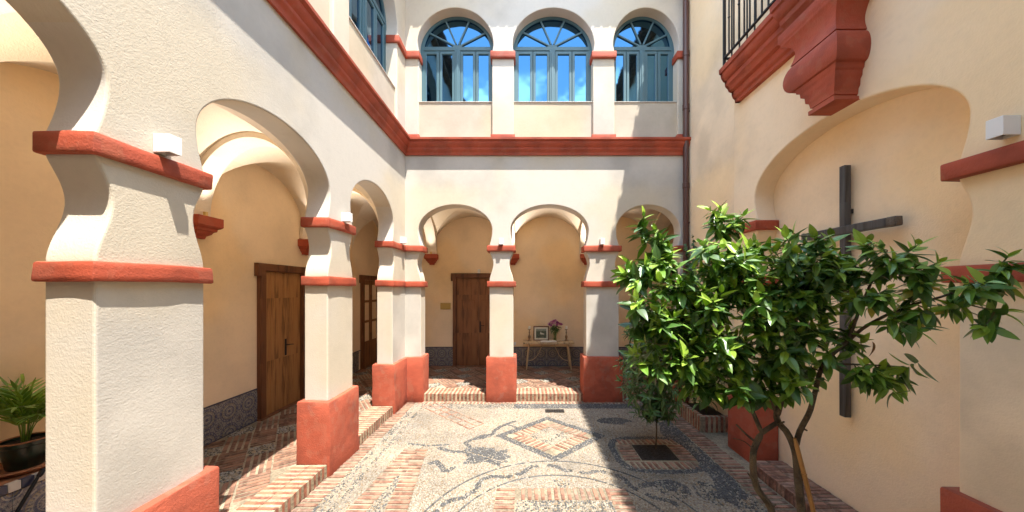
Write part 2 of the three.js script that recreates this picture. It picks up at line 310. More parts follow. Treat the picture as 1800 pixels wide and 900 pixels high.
function makeWindow(parent, a, b) {                                 // blue fanlight window in the opening a..b; frame face at z = -0.20
  const c = (a + b) / 2, rx = (b - a) / 2 + 0.05, cy = 6.86, ry = 7.56 - cy, w = sub('window', parent), zf = -0.20, f = 0.06;
  const fr = poly(archPath(c, 5.70, cy, rx, ry)); fr.holes.push(poly(archPath(c, 5.78, cy, rx - 0.095, ry - 0.075), THREE.Path));
  part('frame', [extrude(fr, f, 0.006).translate(0, 0, zf), box(c - rx + 0.08, c + rx - 0.08, 6.855, 6.93, zf - f, zf + 0.006, 0.006)], M.blue, w);
  const hub = [c, 6.93], in0 = rx - 0.095;
  part('hub', extrude(poly([[c - 0.11, 6.925], [c - 0.075, 6.975], [c + 0.075, 6.975], [c + 0.11, 6.925]]), 0.04, 0.004).translate(0, 0, zf - 0.008), M.blue, w);
  const ang = [0, 27, 66, 114, 153, 180].map((d) => d * Math.PI / 180);
  const reach = (t) => { let r = 0; for (let k = 0; k < 200; k++) { r += 0.006; const x = Math.cos(t) * r, y = hub[1] + Math.sin(t) * r; if ((x / in0) ** 2 + (Math.max(0, y - cy) / (ry - 0.075)) ** 2 > 1) break; } return r; };
  for (const t of ang.slice(1, 5)) { const r = reach(t); const g = box(0.06, r + 0.02, -0.016, 0.016, -0.035, 0, 0.005); g.rotateZ(t); g.translate(c, hub[1], zf - 0.006); part('glazing_bar', g, M.blue, w); }
  for (let k = 0; k < 5; k++) { const pts = [[c, hub[1] - 0.01]]; for (let i = 0; i <= 10; i++) { const t = lerp(ang[k], ang[k + 1], i / 10), r = reach(t) + 0.02; pts.push([c + Math.cos(t) * r, hub[1] + Math.sin(t) * r]); } part('pane', extrude(poly(pts), 0.006).translate(0, 0, zf - 0.03), M.pane, w); }
  const x0 = c - rx + 0.09, x1 = c + rx - 0.09, half = (x1 - x0) / 2;   // four narrow casements
  part('centre_stile', [box(c - 0.055, c + 0.055, 5.75, 6.86, zf - f, zf + 0.012, 0.008), box(c - 0.022, c + 0.022, 5.75, 6.855, zf, zf + 0.024, 0.006)], M.blue, w);
  for (const [p, q] of [[x0, c - 0.055], [c + 0.055, x1]]) {
    const mid = (p + q) / 2;
    for (const [s, e] of [[p, mid - 0.004], [mid + 0.004, q]]) {
      const ring = poly([[s, 5.755], [e, 5.755], [e, 6.85], [s, 6.85]]); ring.holes.push(poly([[s + 0.052, 5.83], [e - 0.052, 5.83], [e - 0.052, 6.79], [s + 0.052, 6.79]], THREE.Path));
      part('casement', extrude(ring, 0.045, 0.008).translate(0, 0, zf - 0.004), M.blue, w);
      part('pane', box(s + 0.03, e - 0.03, 5.8, 6.82, zf - 0.036, zf - 0.03), M.pane, w);
    }
  }
  part('backing', box(c - rx, c + rx, 5.7, 6.9, zf - 0.10, zf - 0.08), M.walnut, w);
}
function arcade(name, label, pos, turn, u0, u1, low, piers, up, pil, cor, top = 8.3) {
  const w = thing(name, label, 'arcade wall', pos, turn);
  const pts = [[u0, 0]]; for (const [a, b, apex] of low) pts.push(...openingPoints(a, b, apex)); pts.push([u1, 0], [u1, top], [u0, top]);
  const s = poly(pts); for (const [a, b] of up) s.holes.push(upperHole(a, b));
  part('wall', extrude(s, TH, 0.014, 3), M.white, w);
  piers.forEach(([a, b, flushA, flushB], i) => {
    const e = turn ? 0.032 : 0.045, a0 = flushA ? a : a - e, b0 = flushB ? b : b + e;
    for (const [y0, y1] of BAND) part('impost_band', wobbleBox(a0, b0, y0, y1, -TH - 0.025, e, 0.012, 0.008, 90 + i), M.redTrim, w);
    part('plinth', wobbleBox(flushA ? a : a - 0.06, flushB ? b : b + 0.06, -0.02, 0.86, -TH - 0.06, 0.06, 0.022, 0.011, 70 + i, 8), M.red, w);
  });
  for (const [a, b] of up) {
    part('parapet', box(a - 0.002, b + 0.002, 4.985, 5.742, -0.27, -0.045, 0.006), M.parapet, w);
    part('sill', wobbleBox(a - 0.002, b + 0.002, 5.738, 5.756, -0.26, -0.03, 0.004, 0.002, 60), M.sill, w);
    makeWindow(w, a, b);
  }
  for (const [a, b, fa, fb] of pil) {
    part('pilaster_band', wobbleBox(fa ? a : a - 0.03, fb ? b : b + 0.03, 6.55, 6.68, -0.19, 0.045, 0.01, 0.003, 55), M.redTrim, w);
    part('pilaster_base', wobbleBox(fa ? a : a - 0.025, fb ? b : b + 0.025, 4.99, 5.10, -0.05, 0.035, 0.01, 0.003, 57), M.redTrim, w);
  }
  part('cornice', sweep(CORNICE, cor), M.redTrim, w);
  return w;
}
const leftWall = arcade('arcade_wall', 'white plastered two storey arcade wall on the left with three big horseshoe arches', [-2.28, 0, 0], Math.PI / 2, -2.4, 6.12,
  [[-2.0, -0.30, 3.72], [0.27, 1.69, 3.72], [2.27, 3.69, 3.73], [4.23, 5.50, 3.75]], [[-2.4, -2.0], [-0.30, 0.27], [1.69, 2.27], [3.69, 4.23], [5.50, 6.04, 0, 1]],
  [[-1.9, -0.25], [0.2, 1.8], [2.2, 3.8], [4.15, 5.70]], [[-0.25, 0.2], [1.8, 2.2], [3.8, 4.15], [5.70, 6.04, 0, 1]],
  [(o, h) => [-2.4, h, o], (o, h) => [6.09 - o, h, o]]);
const backWall = arcade('arcade_wall', 'white plastered arcade wall facing the viewer across the far end, with three blue windows above', [0, 0, -6.09], 0, -2.58, 3.14,
  [[-1.98, -0.67, 3.76], [-0.217, 1.174, 3.76], [1.804, 2.93, 3.76]], [[-2.56, -1.98, 0, 0], [-0.67, -0.217], [1.174, 1.804], [2.93, 3.11, 0, 1]],
  [[-2.03, -0.62], [-0.206, 1.31], [1.72, 2.93]], [[-2.28, -2.03, 1, 0], [-0.62, -0.206], [1.31, 1.72], [2.93, 3.11, 0, 1]],
  [(o, h) => [-2.28 + o, h, o], (o, h) => [3.11, h, o]]);

// ------------------------------------------------------------------ right wall with the blind arch, local u = -depth
{
  const w = thing('courtyard_wall', 'shaded cream plaster wall on the right with a tall blind arch behind the cross', 'wall', [2.83, 0, 0], -Math.PI / 2);
  const pts = [[-4.31, 0], ...openingPoints(-3.87, -2.08, 3.76, 0.06), [-0.30, 0], ...openingPoints(-0.30, 1.5, 3.76, 0.06).slice(1), [2.4, 0], [2.4, 4.97], [-4.31, 4.97]];
  part('wall', extrude(poly(pts), 0.24, 0.016, 3), M.cream, w);
  part('blind_arch_infill', box(-4.29, 2.4, 0, 4.95, -0.6, -0.232), M.niche, w);
  part('corner_wall', box(-6.14, -4.27, 0, 8.3, -0.6, -0.28), M.cream, w);
  part('upper_wall', box(-4.27, 2.4, 4.95, 8.3, -0.6, -0.28), M.cream, w);
  [[-4.31, -3.87], [-2.08, -0.30], [1.5, 2.4]].forEach(([a, b], i) => {
    for (const [y0, y1] of BAND) part('impost_band', wobbleBox(a - 0.05, b + 0.05, y0, y1, -0.226, 0.055, 0.012, 0.004, 33 + i), M.redTrim, w);
    part('plinth', wobbleBox(a - 0.06, b + 0.05, -0.02, 0.83, -0.226, 0.05, 0.02, 0.006, 37 + i, 8), M.red, w);
  });
}
// ------------------------------------------------------------------ front range behind the viewer, plain
{
  const w = thing('front_wall', 'plain white plaster wall closing the courtyard behind the viewer', 'wall', [0, 0, 2.4]);
  part('wall', box(-4.4, 4.2, 0, 8.3, 0.0, 0.3), M.white, w);
}

// ------------------------------------------------------------------ galleries: outer walls, vaults, ribs, corbels, dados, doors
const GX = -4.1, GZ = -8.36, SPR = 3.05;
function tiles(parent, len, place, rows = 3, sz = 0.155, y0 = 0.15) {       // dado of painted tiles; place(x, y) puts local +z outward
  const n = Math.round(len / sz), d = sub('dado', parent), s = len / n;
  for (let i = 0; i < n; i++) for (let r = 0; r < rows; r++) {
    const t = new THREE.Mesh(TILE[(i & 1) + 2 * (r & 1)], M.tile); t.name = 'tile'; t.scale.set(s / 0.155, sz / 0.155, 1); place(t, (i + 0.5) * s, y0 + (r + 0.5) * sz); d.add(t);
  }
  return d;
}
const TILE = [0, 1, 2, 3].map((k) => {
  const e = 0.0765, g = triUV(extrude(poly([[-e, -e], [e, -e], [e, e], [-e, e]]), 0.012, 0.0015, 1)), p = g.attributes.position, u = g.attributes.uv;
  for (let i = 0; i < u.count; i++) { let a = (p.getX(i) / e + 1) / 2, b = (p.getY(i) / e + 1) / 2; if (k & 1) a = 1 - a; if (k & 2) b = 1 - b; u.setXY(i, clamp(a, 0.004, 0.996), clamp(1 - b, 0.004, 0.996)); }
  return g;
});
function vaultBay(x0, x1, z0, z1, rise) {
  const n = 28, xc = (x0 + x1) / 2, hx = (x1 - x0) / 2, zc = (z0 + z1) / 2, hz = (z1 - z0) / 2, v = [];
  const P = (i, j) => { const a = -Math.cos(Math.PI * i / n), b = -Math.cos(Math.PI * j / n); return [xc + hx * a, SPR + rise * Math.sqrt(Math.max(0, 1 - Math.min(a * a, b * b))), zc + hz * b]; };
  for (let i = 0; i < n; i++) for (let j = 0; j < n; j++) {
    const a = P(i, j), b = P(i + 1, j), c = P(i + 1, j + 1), d = P(i, j + 1);
    if ((i < n / 2) === (j < n / 2)) v.push(...a, ...b, ...c, ...a, ...c, ...d); else v.push(...a, ...b, ...d, ...b, ...c, ...d);
  }
  const g = new THREE.BufferGeometry(); g.setAttribute('position', new THREE.Float32BufferAttribute(v, 3)); g.computeVertexNormals();
  return triUV(toCreasedNormals(g, 0.35));
}
function rib(span, rise, width) {                                   // transverse arch in the local x-y plane, centred, extruded +-width/2
  const o = [], i = []; for (let k = 0; k <= 32; k++) { const t = Math.PI * k / 32; o.push([span / 2 * Math.cos(t), rise * Math.sin(t) + 0.03]); i.unshift([(span / 2 - 0.06) * Math.cos(t), (rise - 0.07) * Math.sin(t)]); }
  return extrude(poly([...o, ...i]), width, 0.008).translate(0, SPR, width / 2);
}
function corbel() {                                                  // moulded bracket, back at z = 0, top at y = 0
  const prof = [[0.02, -0.27], [0.05, -0.27], [0.06, -0.235], [0.10, -0.21], [0.115, -0.18], [0.14, -0.17], [0.145, -0.14], [0.17, -0.13], [0.19, -0.11], [0.19, 0.0], [0.0, 0.0]];
  const st = [(o, h) => [-0.02 - o * 0.75, h, 0], (o, h) => [-0.02 - o * 0.75, h, o], (o, h) => [0.02 + o * 0.75, h, o], (o, h) => [0.02 + o * 0.75, h, 0]];
  return sweep(prof, st, 0.4);
}
function door(parent, u0, u1, y0, top, woodLeaf, glazed) {           // double door on a wall face z = 0, frame with eared lintel
  const d = sub('door', parent), fw = 0.10, e = 0.05;
  const f = poly([[u0, y0], [u0, top - 0.2], [u0 - e, top - 0.2], [u0 - e, top], [u1 + e, top], [u1 + e, top - 0.2], [u1, top - 0.2], [u1, y0], [u1 - fw, y0], [u1 - fw, top - fw - 0.02], [u0 + fw, top - fw - 0.02], [u0 + fw, y0]]);
  part('frame', extrude(f, 0.10, 0.01).translate(0, 0, 0.07), M.walnut, d);
  const m = (u0 + u1) / 2, ya = y0 + 0.005, yb = top - fw - 0.025;
  for (const [a, b] of [[u0 + fw + 0.001, m - 0.001], [m + 0.001, u1 - fw - 0.001]]) {
    const g = [], w3 = (b - a) / 3;
    if (!glazed) {
      for (let k = 0; k < 3; k++) part('plank', box(a + k * w3 + 0.0006, a + (k + 1) * w3 - 0.0006, ya, yb, -0.03, 0.018 + (k % 2) * 0.003, 0.004), woodLeaf, d);
    } else {
      const s = poly([[a, ya], [b, ya], [b, yb], [a, yb]]), rows = [[0.80, 1.28], [1.34, 1.80], [1.86, 2.26]];
      for (const [p, q] of rows) s.holes.push(poly([[a + 0.07, y0 + p - 0.14], [b - 0.07, y0 + p - 0.14], [b - 0.07, y0 + q - 0.14], [a + 0.07, y0 + q - 0.14]], THREE.Path));
      part('leaf', extrude(s, 0.045, 0.006).translate(0, 0, 0.02), woodLeaf, d);
      part('pane', box(a + 0.06, b - 0.06, y0 + 0.62, y0 + 2.14, -0.012, -0.004), M.doorGlass, d);
    }
  }
  if (!glazed) part('handle', [tube([[m + 0.05, 1.20, 0.02], [m + 0.05, 1.20, 0.07], [m + 0.09, 1.20, 0.075], [m + 0.17, 1.19, 0.075]], 0.009, 0.007, 12, 8), box(m + 0.03, m + 0.07, 1.02, 1.30, 0.018, 0.026, 0.004)], M.iron, d);
  part('threshold', box(u0 - 0.02, u1 + 0.02, y0 - 0.015, y0 + 0.015, -0.02, 0.10, 0.006), M.walnut, d);
  return d;
}
// left gallery outer wall: local x = -depth reversed so that +z faces +X;  x = depth
{
  const w = thing('gallery_wall', 'ochre wall of the left gallery with a plain wooden double door and tiled dado', 'wall', [GX, 0, 0], Math.PI / 2);
  part('wall', [box(-2.4, 9.3, 0, 8.25, -0.3, 0)], M.ochre, w);
  door(w, 4.88, 5.90, 0.14, 2.55, M.oak, false);
  door(w, 7.95, 8.98, 0.14, 2.50, M.oldOak, true);
  const put = (u0) => (t, x, y) => t.position.set(u0 + x, y, 0.013);
  tiles(w, 1.085, put(3.79)); tiles(w, 1.86, put(6.0)); tiles(w, 0.93, put(2.80));
  for (const [a, b] of [[3.55, 4.87], [5.91, 7.94]]) { part('dado_cap', box(a, b, 0.616, 0.632, 0, 0.02, 0.004), M.tileDark, w); part('dado_foot', box(a, b, 0.13, 0.149, 0, 0.018, 0.004), M.tileDark, w); }
  for (const u of [-0.05, 1.98, 3.98, 5.92]) part('corbel', corbel().translate(u, SPR, 0), M.redTrim, w);
}
{
  const w = thing('gallery_wall', 'ochre back wall of the far gallery with a brown panelled door and low blue tiles', 'wall', [0, 0, GZ]);
  part('wall', box(-2.75, 5.2, 0, 8.25, -0.3, 0), M.ochre, w);
  door(w, -1.87, -0.55, 0.14, 2.56, M.oldOak, false);
  for (const x of [-1.70, -1.14]) part('door_panel', box(x + 0.03, x + 0.40, 1.62, 1.86, 0.016, 0.03, 0.005), M.oldOak, w);
  const put = (u0) => (t, x, y) => t.position.set(u0 + x, y, 0.013);
  tiles(w, 0.86, put(-2.74)); tiles(w, 5.5, put(-0.52));
  for (const [a, b] of [[-2.74, -1.88], [-0.54, 4.98]]) { part('dado_cap', box(a, b, 0.616, 0.634, 0, 0.02, 0.004), M.tileDark, w); part('dado_foot', box(a, b, 0.13, 0.149, 0, 0.018, 0.004), M.tileDark, w); }
  for (const x of [-2.42, -0.30, 1.62]) part('corbel', corbel().translate(x, SPR, 0), M.redTrim, w);
  part('wall_socket', box(-0.30, -0.22, 0.68, 0.76, 0, 0.012, 0.004), M.lamp, w);
}
{
  const w = thing('end_wall', 'ochre end wall closing the dark far corner of the left gallery', 'wall', [0, 0, -9.2]);
  part('wall', box(-4.4, -2.4, 0, 5, -0.3, 0), M.ochre, w);
  part('return_wall', box(-2.745, -2.45, 0, 5, 0, 0.835), M.ochre, w);
}
{
  const v = thing('gallery_vault', 'cream groin vaults with flat ribs roofing the left gallery', 'vault');
  const ZB = [2.3, 0.05, -1.98, -3.96, -5.94];
  for (let i = 0; i < 4; i++) part('vault', vaultBay(GX, -2.56, ZB[i + 1], ZB[i], 1.0), M.vault, v);
  part('vault', vaultBay(GX, -2.56, -7.6, -5.94, 1.0), M.vault, v); part('vault', vaultBay(GX, -2.56, -9.2, -7.6, 1.0), M.vault, v);
  for (const z of [0.05, -1.98, -3.97, -5.93]) part('rib', rib(1.54, 1.0, 0.26).translate((GX - 2.56) / 2, 0, z), M.vault, v);
  part('upper_floor', box(-4.4, -2.57, 4.6, 4.85, -9.5, 2.4), M.vault, v);
}
{
  const v = thing('gallery_vault', 'cream groin vaults with flat ribs roofing the far gallery', 'vault');
  const XB = [-2.42, -0.38, 1.56, 3.4, 5.2];
  for (let i = 0; i < 4; i++) part('vault', vaultBay(XB[i], XB[i + 1], GZ, -6.37, 1.0), M.vault, v);
  for (const x of XB.slice(0, 4)) { const g = rib(1.99, 1.0, 0.26); g.rotateY(Math.PI / 2); part('rib', g.translate(x, 0, (GZ - 6.37) / 2), M.vault, v); }
  part('upper_floor', box(-2.56, 5.2, 4.6, 4.85, -8.5, -6.38), M.vault, v);
  part('gallery_end', box(5.0, 5.2, 0, 5, -8.4, -6.3), M.ochre, v);
  part('gallery_side', box(3.43, 5.2, 0, 5, -6.37, -6.1), M.ochre, v);
}
// ------------------------------------------------------------------ tiled roofs
{
  const mk = (label, pos, turn, u0, u1, depth, over = 0.015) => {    // local: eave line at z = +0.36 from the wall face, rising back
    const w = thing('tiled_roof', label, 'roof', pos, turn), sl = 0.36, g = [], n = Math.floor((u1 - u0) / 0.165);
    const s = box(u0, u1, -0.05, 0.0, -depth, 0.33); s.translate(0, 0, -0.36); s.rotateX(sl); s.translate(0, 8.33, 0.36); part('roof_deck', s, M.roofTile, w);
    part('eave_course', box(u0, u1, 8.14, 8.22, -0.02, 0.16, 0.01), M.roofTile, w);
    for (let i = 0; i < n; i++) { const c = new THREE.CylinderGeometry(0.06, 0.06, depth + 0.33 + over, 10, 1, true, -Math.PI / 2, Math.PI); c.rotateX(Math.PI / 2); c.translate(u0 + (i + 0.5) * 0.165, 0.0, (0.33 + over - depth) / 2 - 0.36); c.rotateX(sl); c.translate(0, 8.335, 0.36); g.push(triUV(c)); }
    part('roof_tiles', g, M.roofTile, w).userData.kind = 'stuff';
  };
  mk('clay tiled roof with scalloped eaves above the left arcade', [-2.28, 0, 0], Math.PI / 2, -2.4, 8.4, 2.2);
  mk('clay tiled roof with scalloped eaves above the three blue windows', [0, 0, -6.09], 0, -2.9, 5.2, 2.4);
  mk('clay tiled roof with scalloped eaves above the iron balcony', [3.12, 0, 0], -Math.PI / 2, -6.5, 2.4, 2.2, 0.075);
  mk('clay tiled roof over the wall behind the viewer', [0, 0, 2.4], Math.PI, -4.0, 4.2, 2.0);
}

// ------------------------------------------------------------------ floors
const PATIO = structure('patio_floor');
part('mortar_bed', box(-2.6, 3.1, -0.3, 0.0, -6.4, 2.4), M.mortar, PATIO);
const GROUND = structure('ground');
part('earth', box(-40, 40, -0.8, -0.31, -40, 40), M.greyMortar, GROUND);
const DC = [0.38, 4.66], DR = [0.81, 0.70];                         // diamond
const inRug = (x, z) => z < 4.275 && z > 2.3 && x > lerp(-1.73, -1.62, (z - 3.07) / 1.2) && x < lerp(-1.13, -1.30, (z - 3.07) / 1.2);
const inWedge = (x, z) => z < 3.70 && Math.abs(x + 1.44) < 0.015 + 0.105 * (3.68 - z) / 0.9;
const inFrame = (x, z) => x > -0.31 && x < 1.09 && z < 3.43 && z > 2.2;
const inFrameHole = (x, z) => x > -0.09 && x < 0.885 && z < 3.235;
const TC = [1.70, 4.17];
const sq = (x, z) => Math.pow(Math.abs(x - TC[0]) / 0.56, 3.4) + Math.pow(Math.abs(z - TC[1]) / 0.47, 3.4);
const sqIn = (x, z) => Math.pow(Math.abs(x - TC[0]) / 0.475, 3.6) + Math.pow(Math.abs(z - TC[1]) / 0.385, 3.6);
const inPit = (x, z) => x > 1.47 && x < 1.95 && z > 3.99 && z < 4.39;
const LEAFP = [[-0.81, 4.27], [-0.77, 4.33], [-0.6, 4.33], [-0.41, 4.3], [-0.38, 4.21], [-0.22, 4.27], [-0.24, 4.12], [-0.16, 4.08], [-0.25, 4.01], [-0.2, 3.95], [-0.3, 3.93], [-0.3, 3.85], [-0.42, 3.92], [-0.51, 3.97], [-0.61, 3.91], [-0.76, 3.91], [-0.72, 4.04]];
const inPoly = (p, x, z) => { let c = false; for (let i = 0, j = p.length - 1; i < p.length; j = i++) if ((p[i][1] > z) !== (p[j][1] > z) && x < (p[j][0] - p[i][0]) * (z - p[i][1]) / (p[j][1] - p[i][1]) + p[i][0]) c = !c; return c; };
const strokes = [];                                                  // dark pebble lines: points, half width
for (const [pts, hw] of [[[[-0.74, 4.33], [-0.83, 4.44], [-0.76, 4.53], [-0.59, 4.6], [-0.47, 4.7], [-0.45, 4.84], [-0.37, 4.98], [-0.16, 5.17]], 0.03], [[[-0.76, 4.53], [-0.62, 4.66], [-0.5, 4.68]], 0.035], [[[-0.3, 5.05], [-0.2, 5.0], [-0.12, 4.93]], 0.02],
  [[[-1.16, 3.92], [-1.09, 3.96], [-1.01, 3.86], [-0.96, 3.77], [-0.89, 3.77], [-0.86, 3.83]], 0.035], [[[-1.14, 4.3], [-1.04, 4.24], [-0.91, 4.2], [-0.78, 4.2]], 0.035], [[[-1.6, 4.42], [-1.3, 4.36], [-1.05, 4.4]], 0.02]]) strokes.push([pts, hw]);
const RC = [0.35, 2.57];
[-92, -73, -57, -43, -31, -15, 3, 21, 39, 57, 75].forEach((d, i) => { const p = [], f = i % 2 ? 1 : -1; for (let k = 0; k <= 10; k++) { const a = (d + (k - 5) * 1.15) * Math.PI / 180, r = 1.255 + f * 0.055 * Math.sin((k - 5) / 5 * Math.PI * 0.62); p.push([RC[0] + r * Math.sin(a), RC[1] + r * Math.cos(a)]); } strokes.push([p, 0.03]); });
const segd = (x, z, a, b) => { const dx = b[0] - a[0], dz = b[1] - a[1], t = clamp(((x - a[0]) * dx + (z - a[1]) * dz) / (dx * dx + dz * dz)); return Math.hypot(x - a[0] - t * dx, z - a[1] - t * dz); };
const GRILL = { o: [-1.86, 5.80], d: [0.745, -0.667], n: [0.667, 0.745], L: 1.38, W: 0.27 };   // brick grid, top left
function grillUV(x, z) { const a = x - GRILL.o[0], b = z - GRILL.o[1]; return [a * GRILL.d[0] + b * GRILL.d[1], a * GRILL.n[0] + b * GRILL.n[1]]; }
// 0 cream, 1 dark, 2 nothing, 3 mixed, 4 dark sparse
function zone(x, z) {
  if (x < -2.05 || x > 2.36 || z > 5.95) return 2;
  if (inRug(x, z)) return inWedge(x, z) ? 3 : 2;
  if (inFrame(x, z)) return inFrameHole(x, z) ? 3 : 2;
  if (sqIn(x, z) < 1) return 2;
  if (sq(x, z) < 1) return 1;
  if (x > 0.36 && x < 0.70 && z > 5.53 && z < 5.67) return 2;
  const dm = Math.abs(x - DC[0]) / DR[0] + Math.abs(z - DC[1]) / DR[1];
  if (dm < 1) { if (dm > 0.81) return 1; if (dm > 0.42) return 2; return fbm(x * 6 + 9, z * 6, 64, 3, 4) > 0.52 ? 3 : 0; }
  if (x < -1.78) return x < -1.95 ? (fbm(x * 9, z * 3, 64, 2, 14) > 0.4 ? 3 : 0) : x < -1.90 ? 0 : x < -1.84 ? 3 : 4;
  if (z > 5.72) return x > -0.2 ? 1 : 3;
  if (z > 5.66 && x > 2.0) return 1;
  if (x > 2.08 + 0.05 * Math.sin(z * 9)) return fbm(x * 5, z * 5 + 3, 64, 3, 8) > 0.42 ? 1 : 3;
  if (inPoly(LEAFP, x, z)) return Math.abs(segd(x, z, [-0.75, 4.2], [-0.25, 3.95])) < 0.008 ? 0 : 1;
  const r = Math.hypot(x - RC[0], z - RC[1]);
  if (Math.hypot((x - 0.40) / 0.10, (z - 3.53) / 0.075) < 1) return 3;
  for (const [p, hw] of strokes) for (let i = 0; i + 1 < p.length; i++) if (segd(x, z, p[i], p[i + 1]) < hw) return 1;
  if (Math.hypot((x - 1.45) / 0.28, (z - 5.2) / 0.14) < 1 + 0.5 * (fbm(x * 8, z * 8, 64, 2, 3) - 0.5)) return 1;
  if (Math.hypot((x - 1.6) / 0.17, (z - 3.42) / 0.16) < 1 || Math.hypot((x - 1.95) / 0.14, (z - 3.36) / 0.20) < 1) return fbm(x * 9, z * 9, 64, 2, 3) > 0.4 ? 1 : 3;
  if (segd(x, z, [1.28, 3.48], [1.62, 3.56]) < 0.04) return 1;
  const [gu, gv] = grillUV(x, z);
  if (gu > -0.02 && gu < GRILL.L && gv > -0.02 && gv < GRILL.W) { const k = gu / (GRILL.L / 8), nearBar = Math.abs(k - Math.round(k)) * GRILL.L / 8 < 0.014; if (nearBar || gv < 0.02 || gv > GRILL.W - 0.02 || Math.abs(gv - GRILL.W / 2) < 0.014) return 2; }
  return 0;
}
{                                                                    // the pebbles: nobody could count them
  const r = rng(99), cream = [], dark = [];
  const line = (x, z, ang) => dark.push([x, z, 0.017 + r() * 0.005, 0.0085 + r() * 0.003, ang + (r() - 0.5) * 0.4]);
  for (const [R, n] of [[1.405, 200], [1.105, 150]]) for (let i = 0; i < n; i++) { const a = -1.9 + i / n * 3.7, x = RC[0] + R * Math.sin(a), z = RC[1] + R * Math.cos(a); if (z > 2.5 && [0, 4].includes(zone(x, z))) line(x, z, -a); }
  const onLine = (x, z) => { const q = Math.hypot(x - RC[0], z - RC[1]); return Math.abs(q - 1.405) < 0.015 || Math.abs(q - 1.105) < 0.015; };
  for (const [step, want] of [[0.0165, 1], [0.021, 3]]) for (let x = -2.05; x < 2.36; x += step) for (let z = 2.45; z < 5.95; z += step) {
    const px = x + (r() - 0.5) * step * 0.6, pz = z + (r() - 0.5) * step * 0.6, q = zone(px, pz), k = r();
    if (want === 1 ? q === 1 && k < 0.97 : q === 3 ? k < 0.42 : q === 4 ? k < 0.12 : false) dark.push([px, pz, 0.0100 + r() * 0.004, 0.0065 + r() * 0.003, r() * 3.14]);
    else if (q === want && want === 3) cream.push([px, pz, 0.010 + r() * 0.004, 0.0065 + r() * 0.003, r() * 3.14]);
  }
  const s2 = 0.0175;
  for (let x = -2.05; x < 2.36; x += s2) for (let z = 2.45; z < 5.95; z += s2) {
    const px = x + (r() - 0.5) * s2 * 0.8, pz = z + (r() - 0.5) * s2 * 0.8, q = zone(px, pz);
    if ((q === 0 || q === 4) && !onLine(px, pz)) cream.push([px, pz, 0.0085 + r() * 0.005, 0.006 + r() * 0.003, r() * 3.14]);
  }
  const peb = new THREE.IcosahedronGeometry(1, 1), D = new THREE.Object3D(), col = new THREE.Color();
  const build = (name, list, m, tint) => {
    const im = new THREE.InstancedMesh(peb, m, list.length); im.name = name; im.userData.kind = 'stuff';
    list.forEach(([x, z, a, b, t], i) => { D.position.set(x, 0.001, -z); D.rotation.set((r() - 0.5) * 0.5, t, (r() - 0.5) * 0.5); D.scale.set(a, b * 0.8, b); D.updateMatrix(); im.setMatrixAt(i, D.matrix); tint(col, x, z); im.setColorAt(i, col); });
    PATIO.add(im);
  };
  build('cream_pebbles', cream, mat('cream_pebble', [1, 1, 1], { roughness: 0.7 }), (c, x, z) => { const n = fbm(x * 2.2 + 40, z * 2.2, 64, 3, 15), v = (0.62 + 0.5 * r() + 0.3 * (n - 0.5)) * (1.04 - 0.3 * smooth(0.45, 0.75, fbm(x * 1.3 + 7, z * 1.3, 64, 4, 19))), y = r(); if (y < 0.12) c.setRGB(0.23 * v, 0.16 * v, 0.10 * v); else c.setRGB(0.28 * v, (0.252 - 0.02 * n) * v, (0.215 - 0.04 * n) * v); });
  build('dark_pebbles', dark, mat('dark_pebble', [1, 1, 1], { roughness: 0.55 }), (c) => { const v = 0.5 + r() * 1.2, y = r(); if (y < 0.1) c.setRGB(0.22, 0.2, 0.17); else c.setRGB(0.052 * v, 0.053 * v, 0.055 * v); });
}
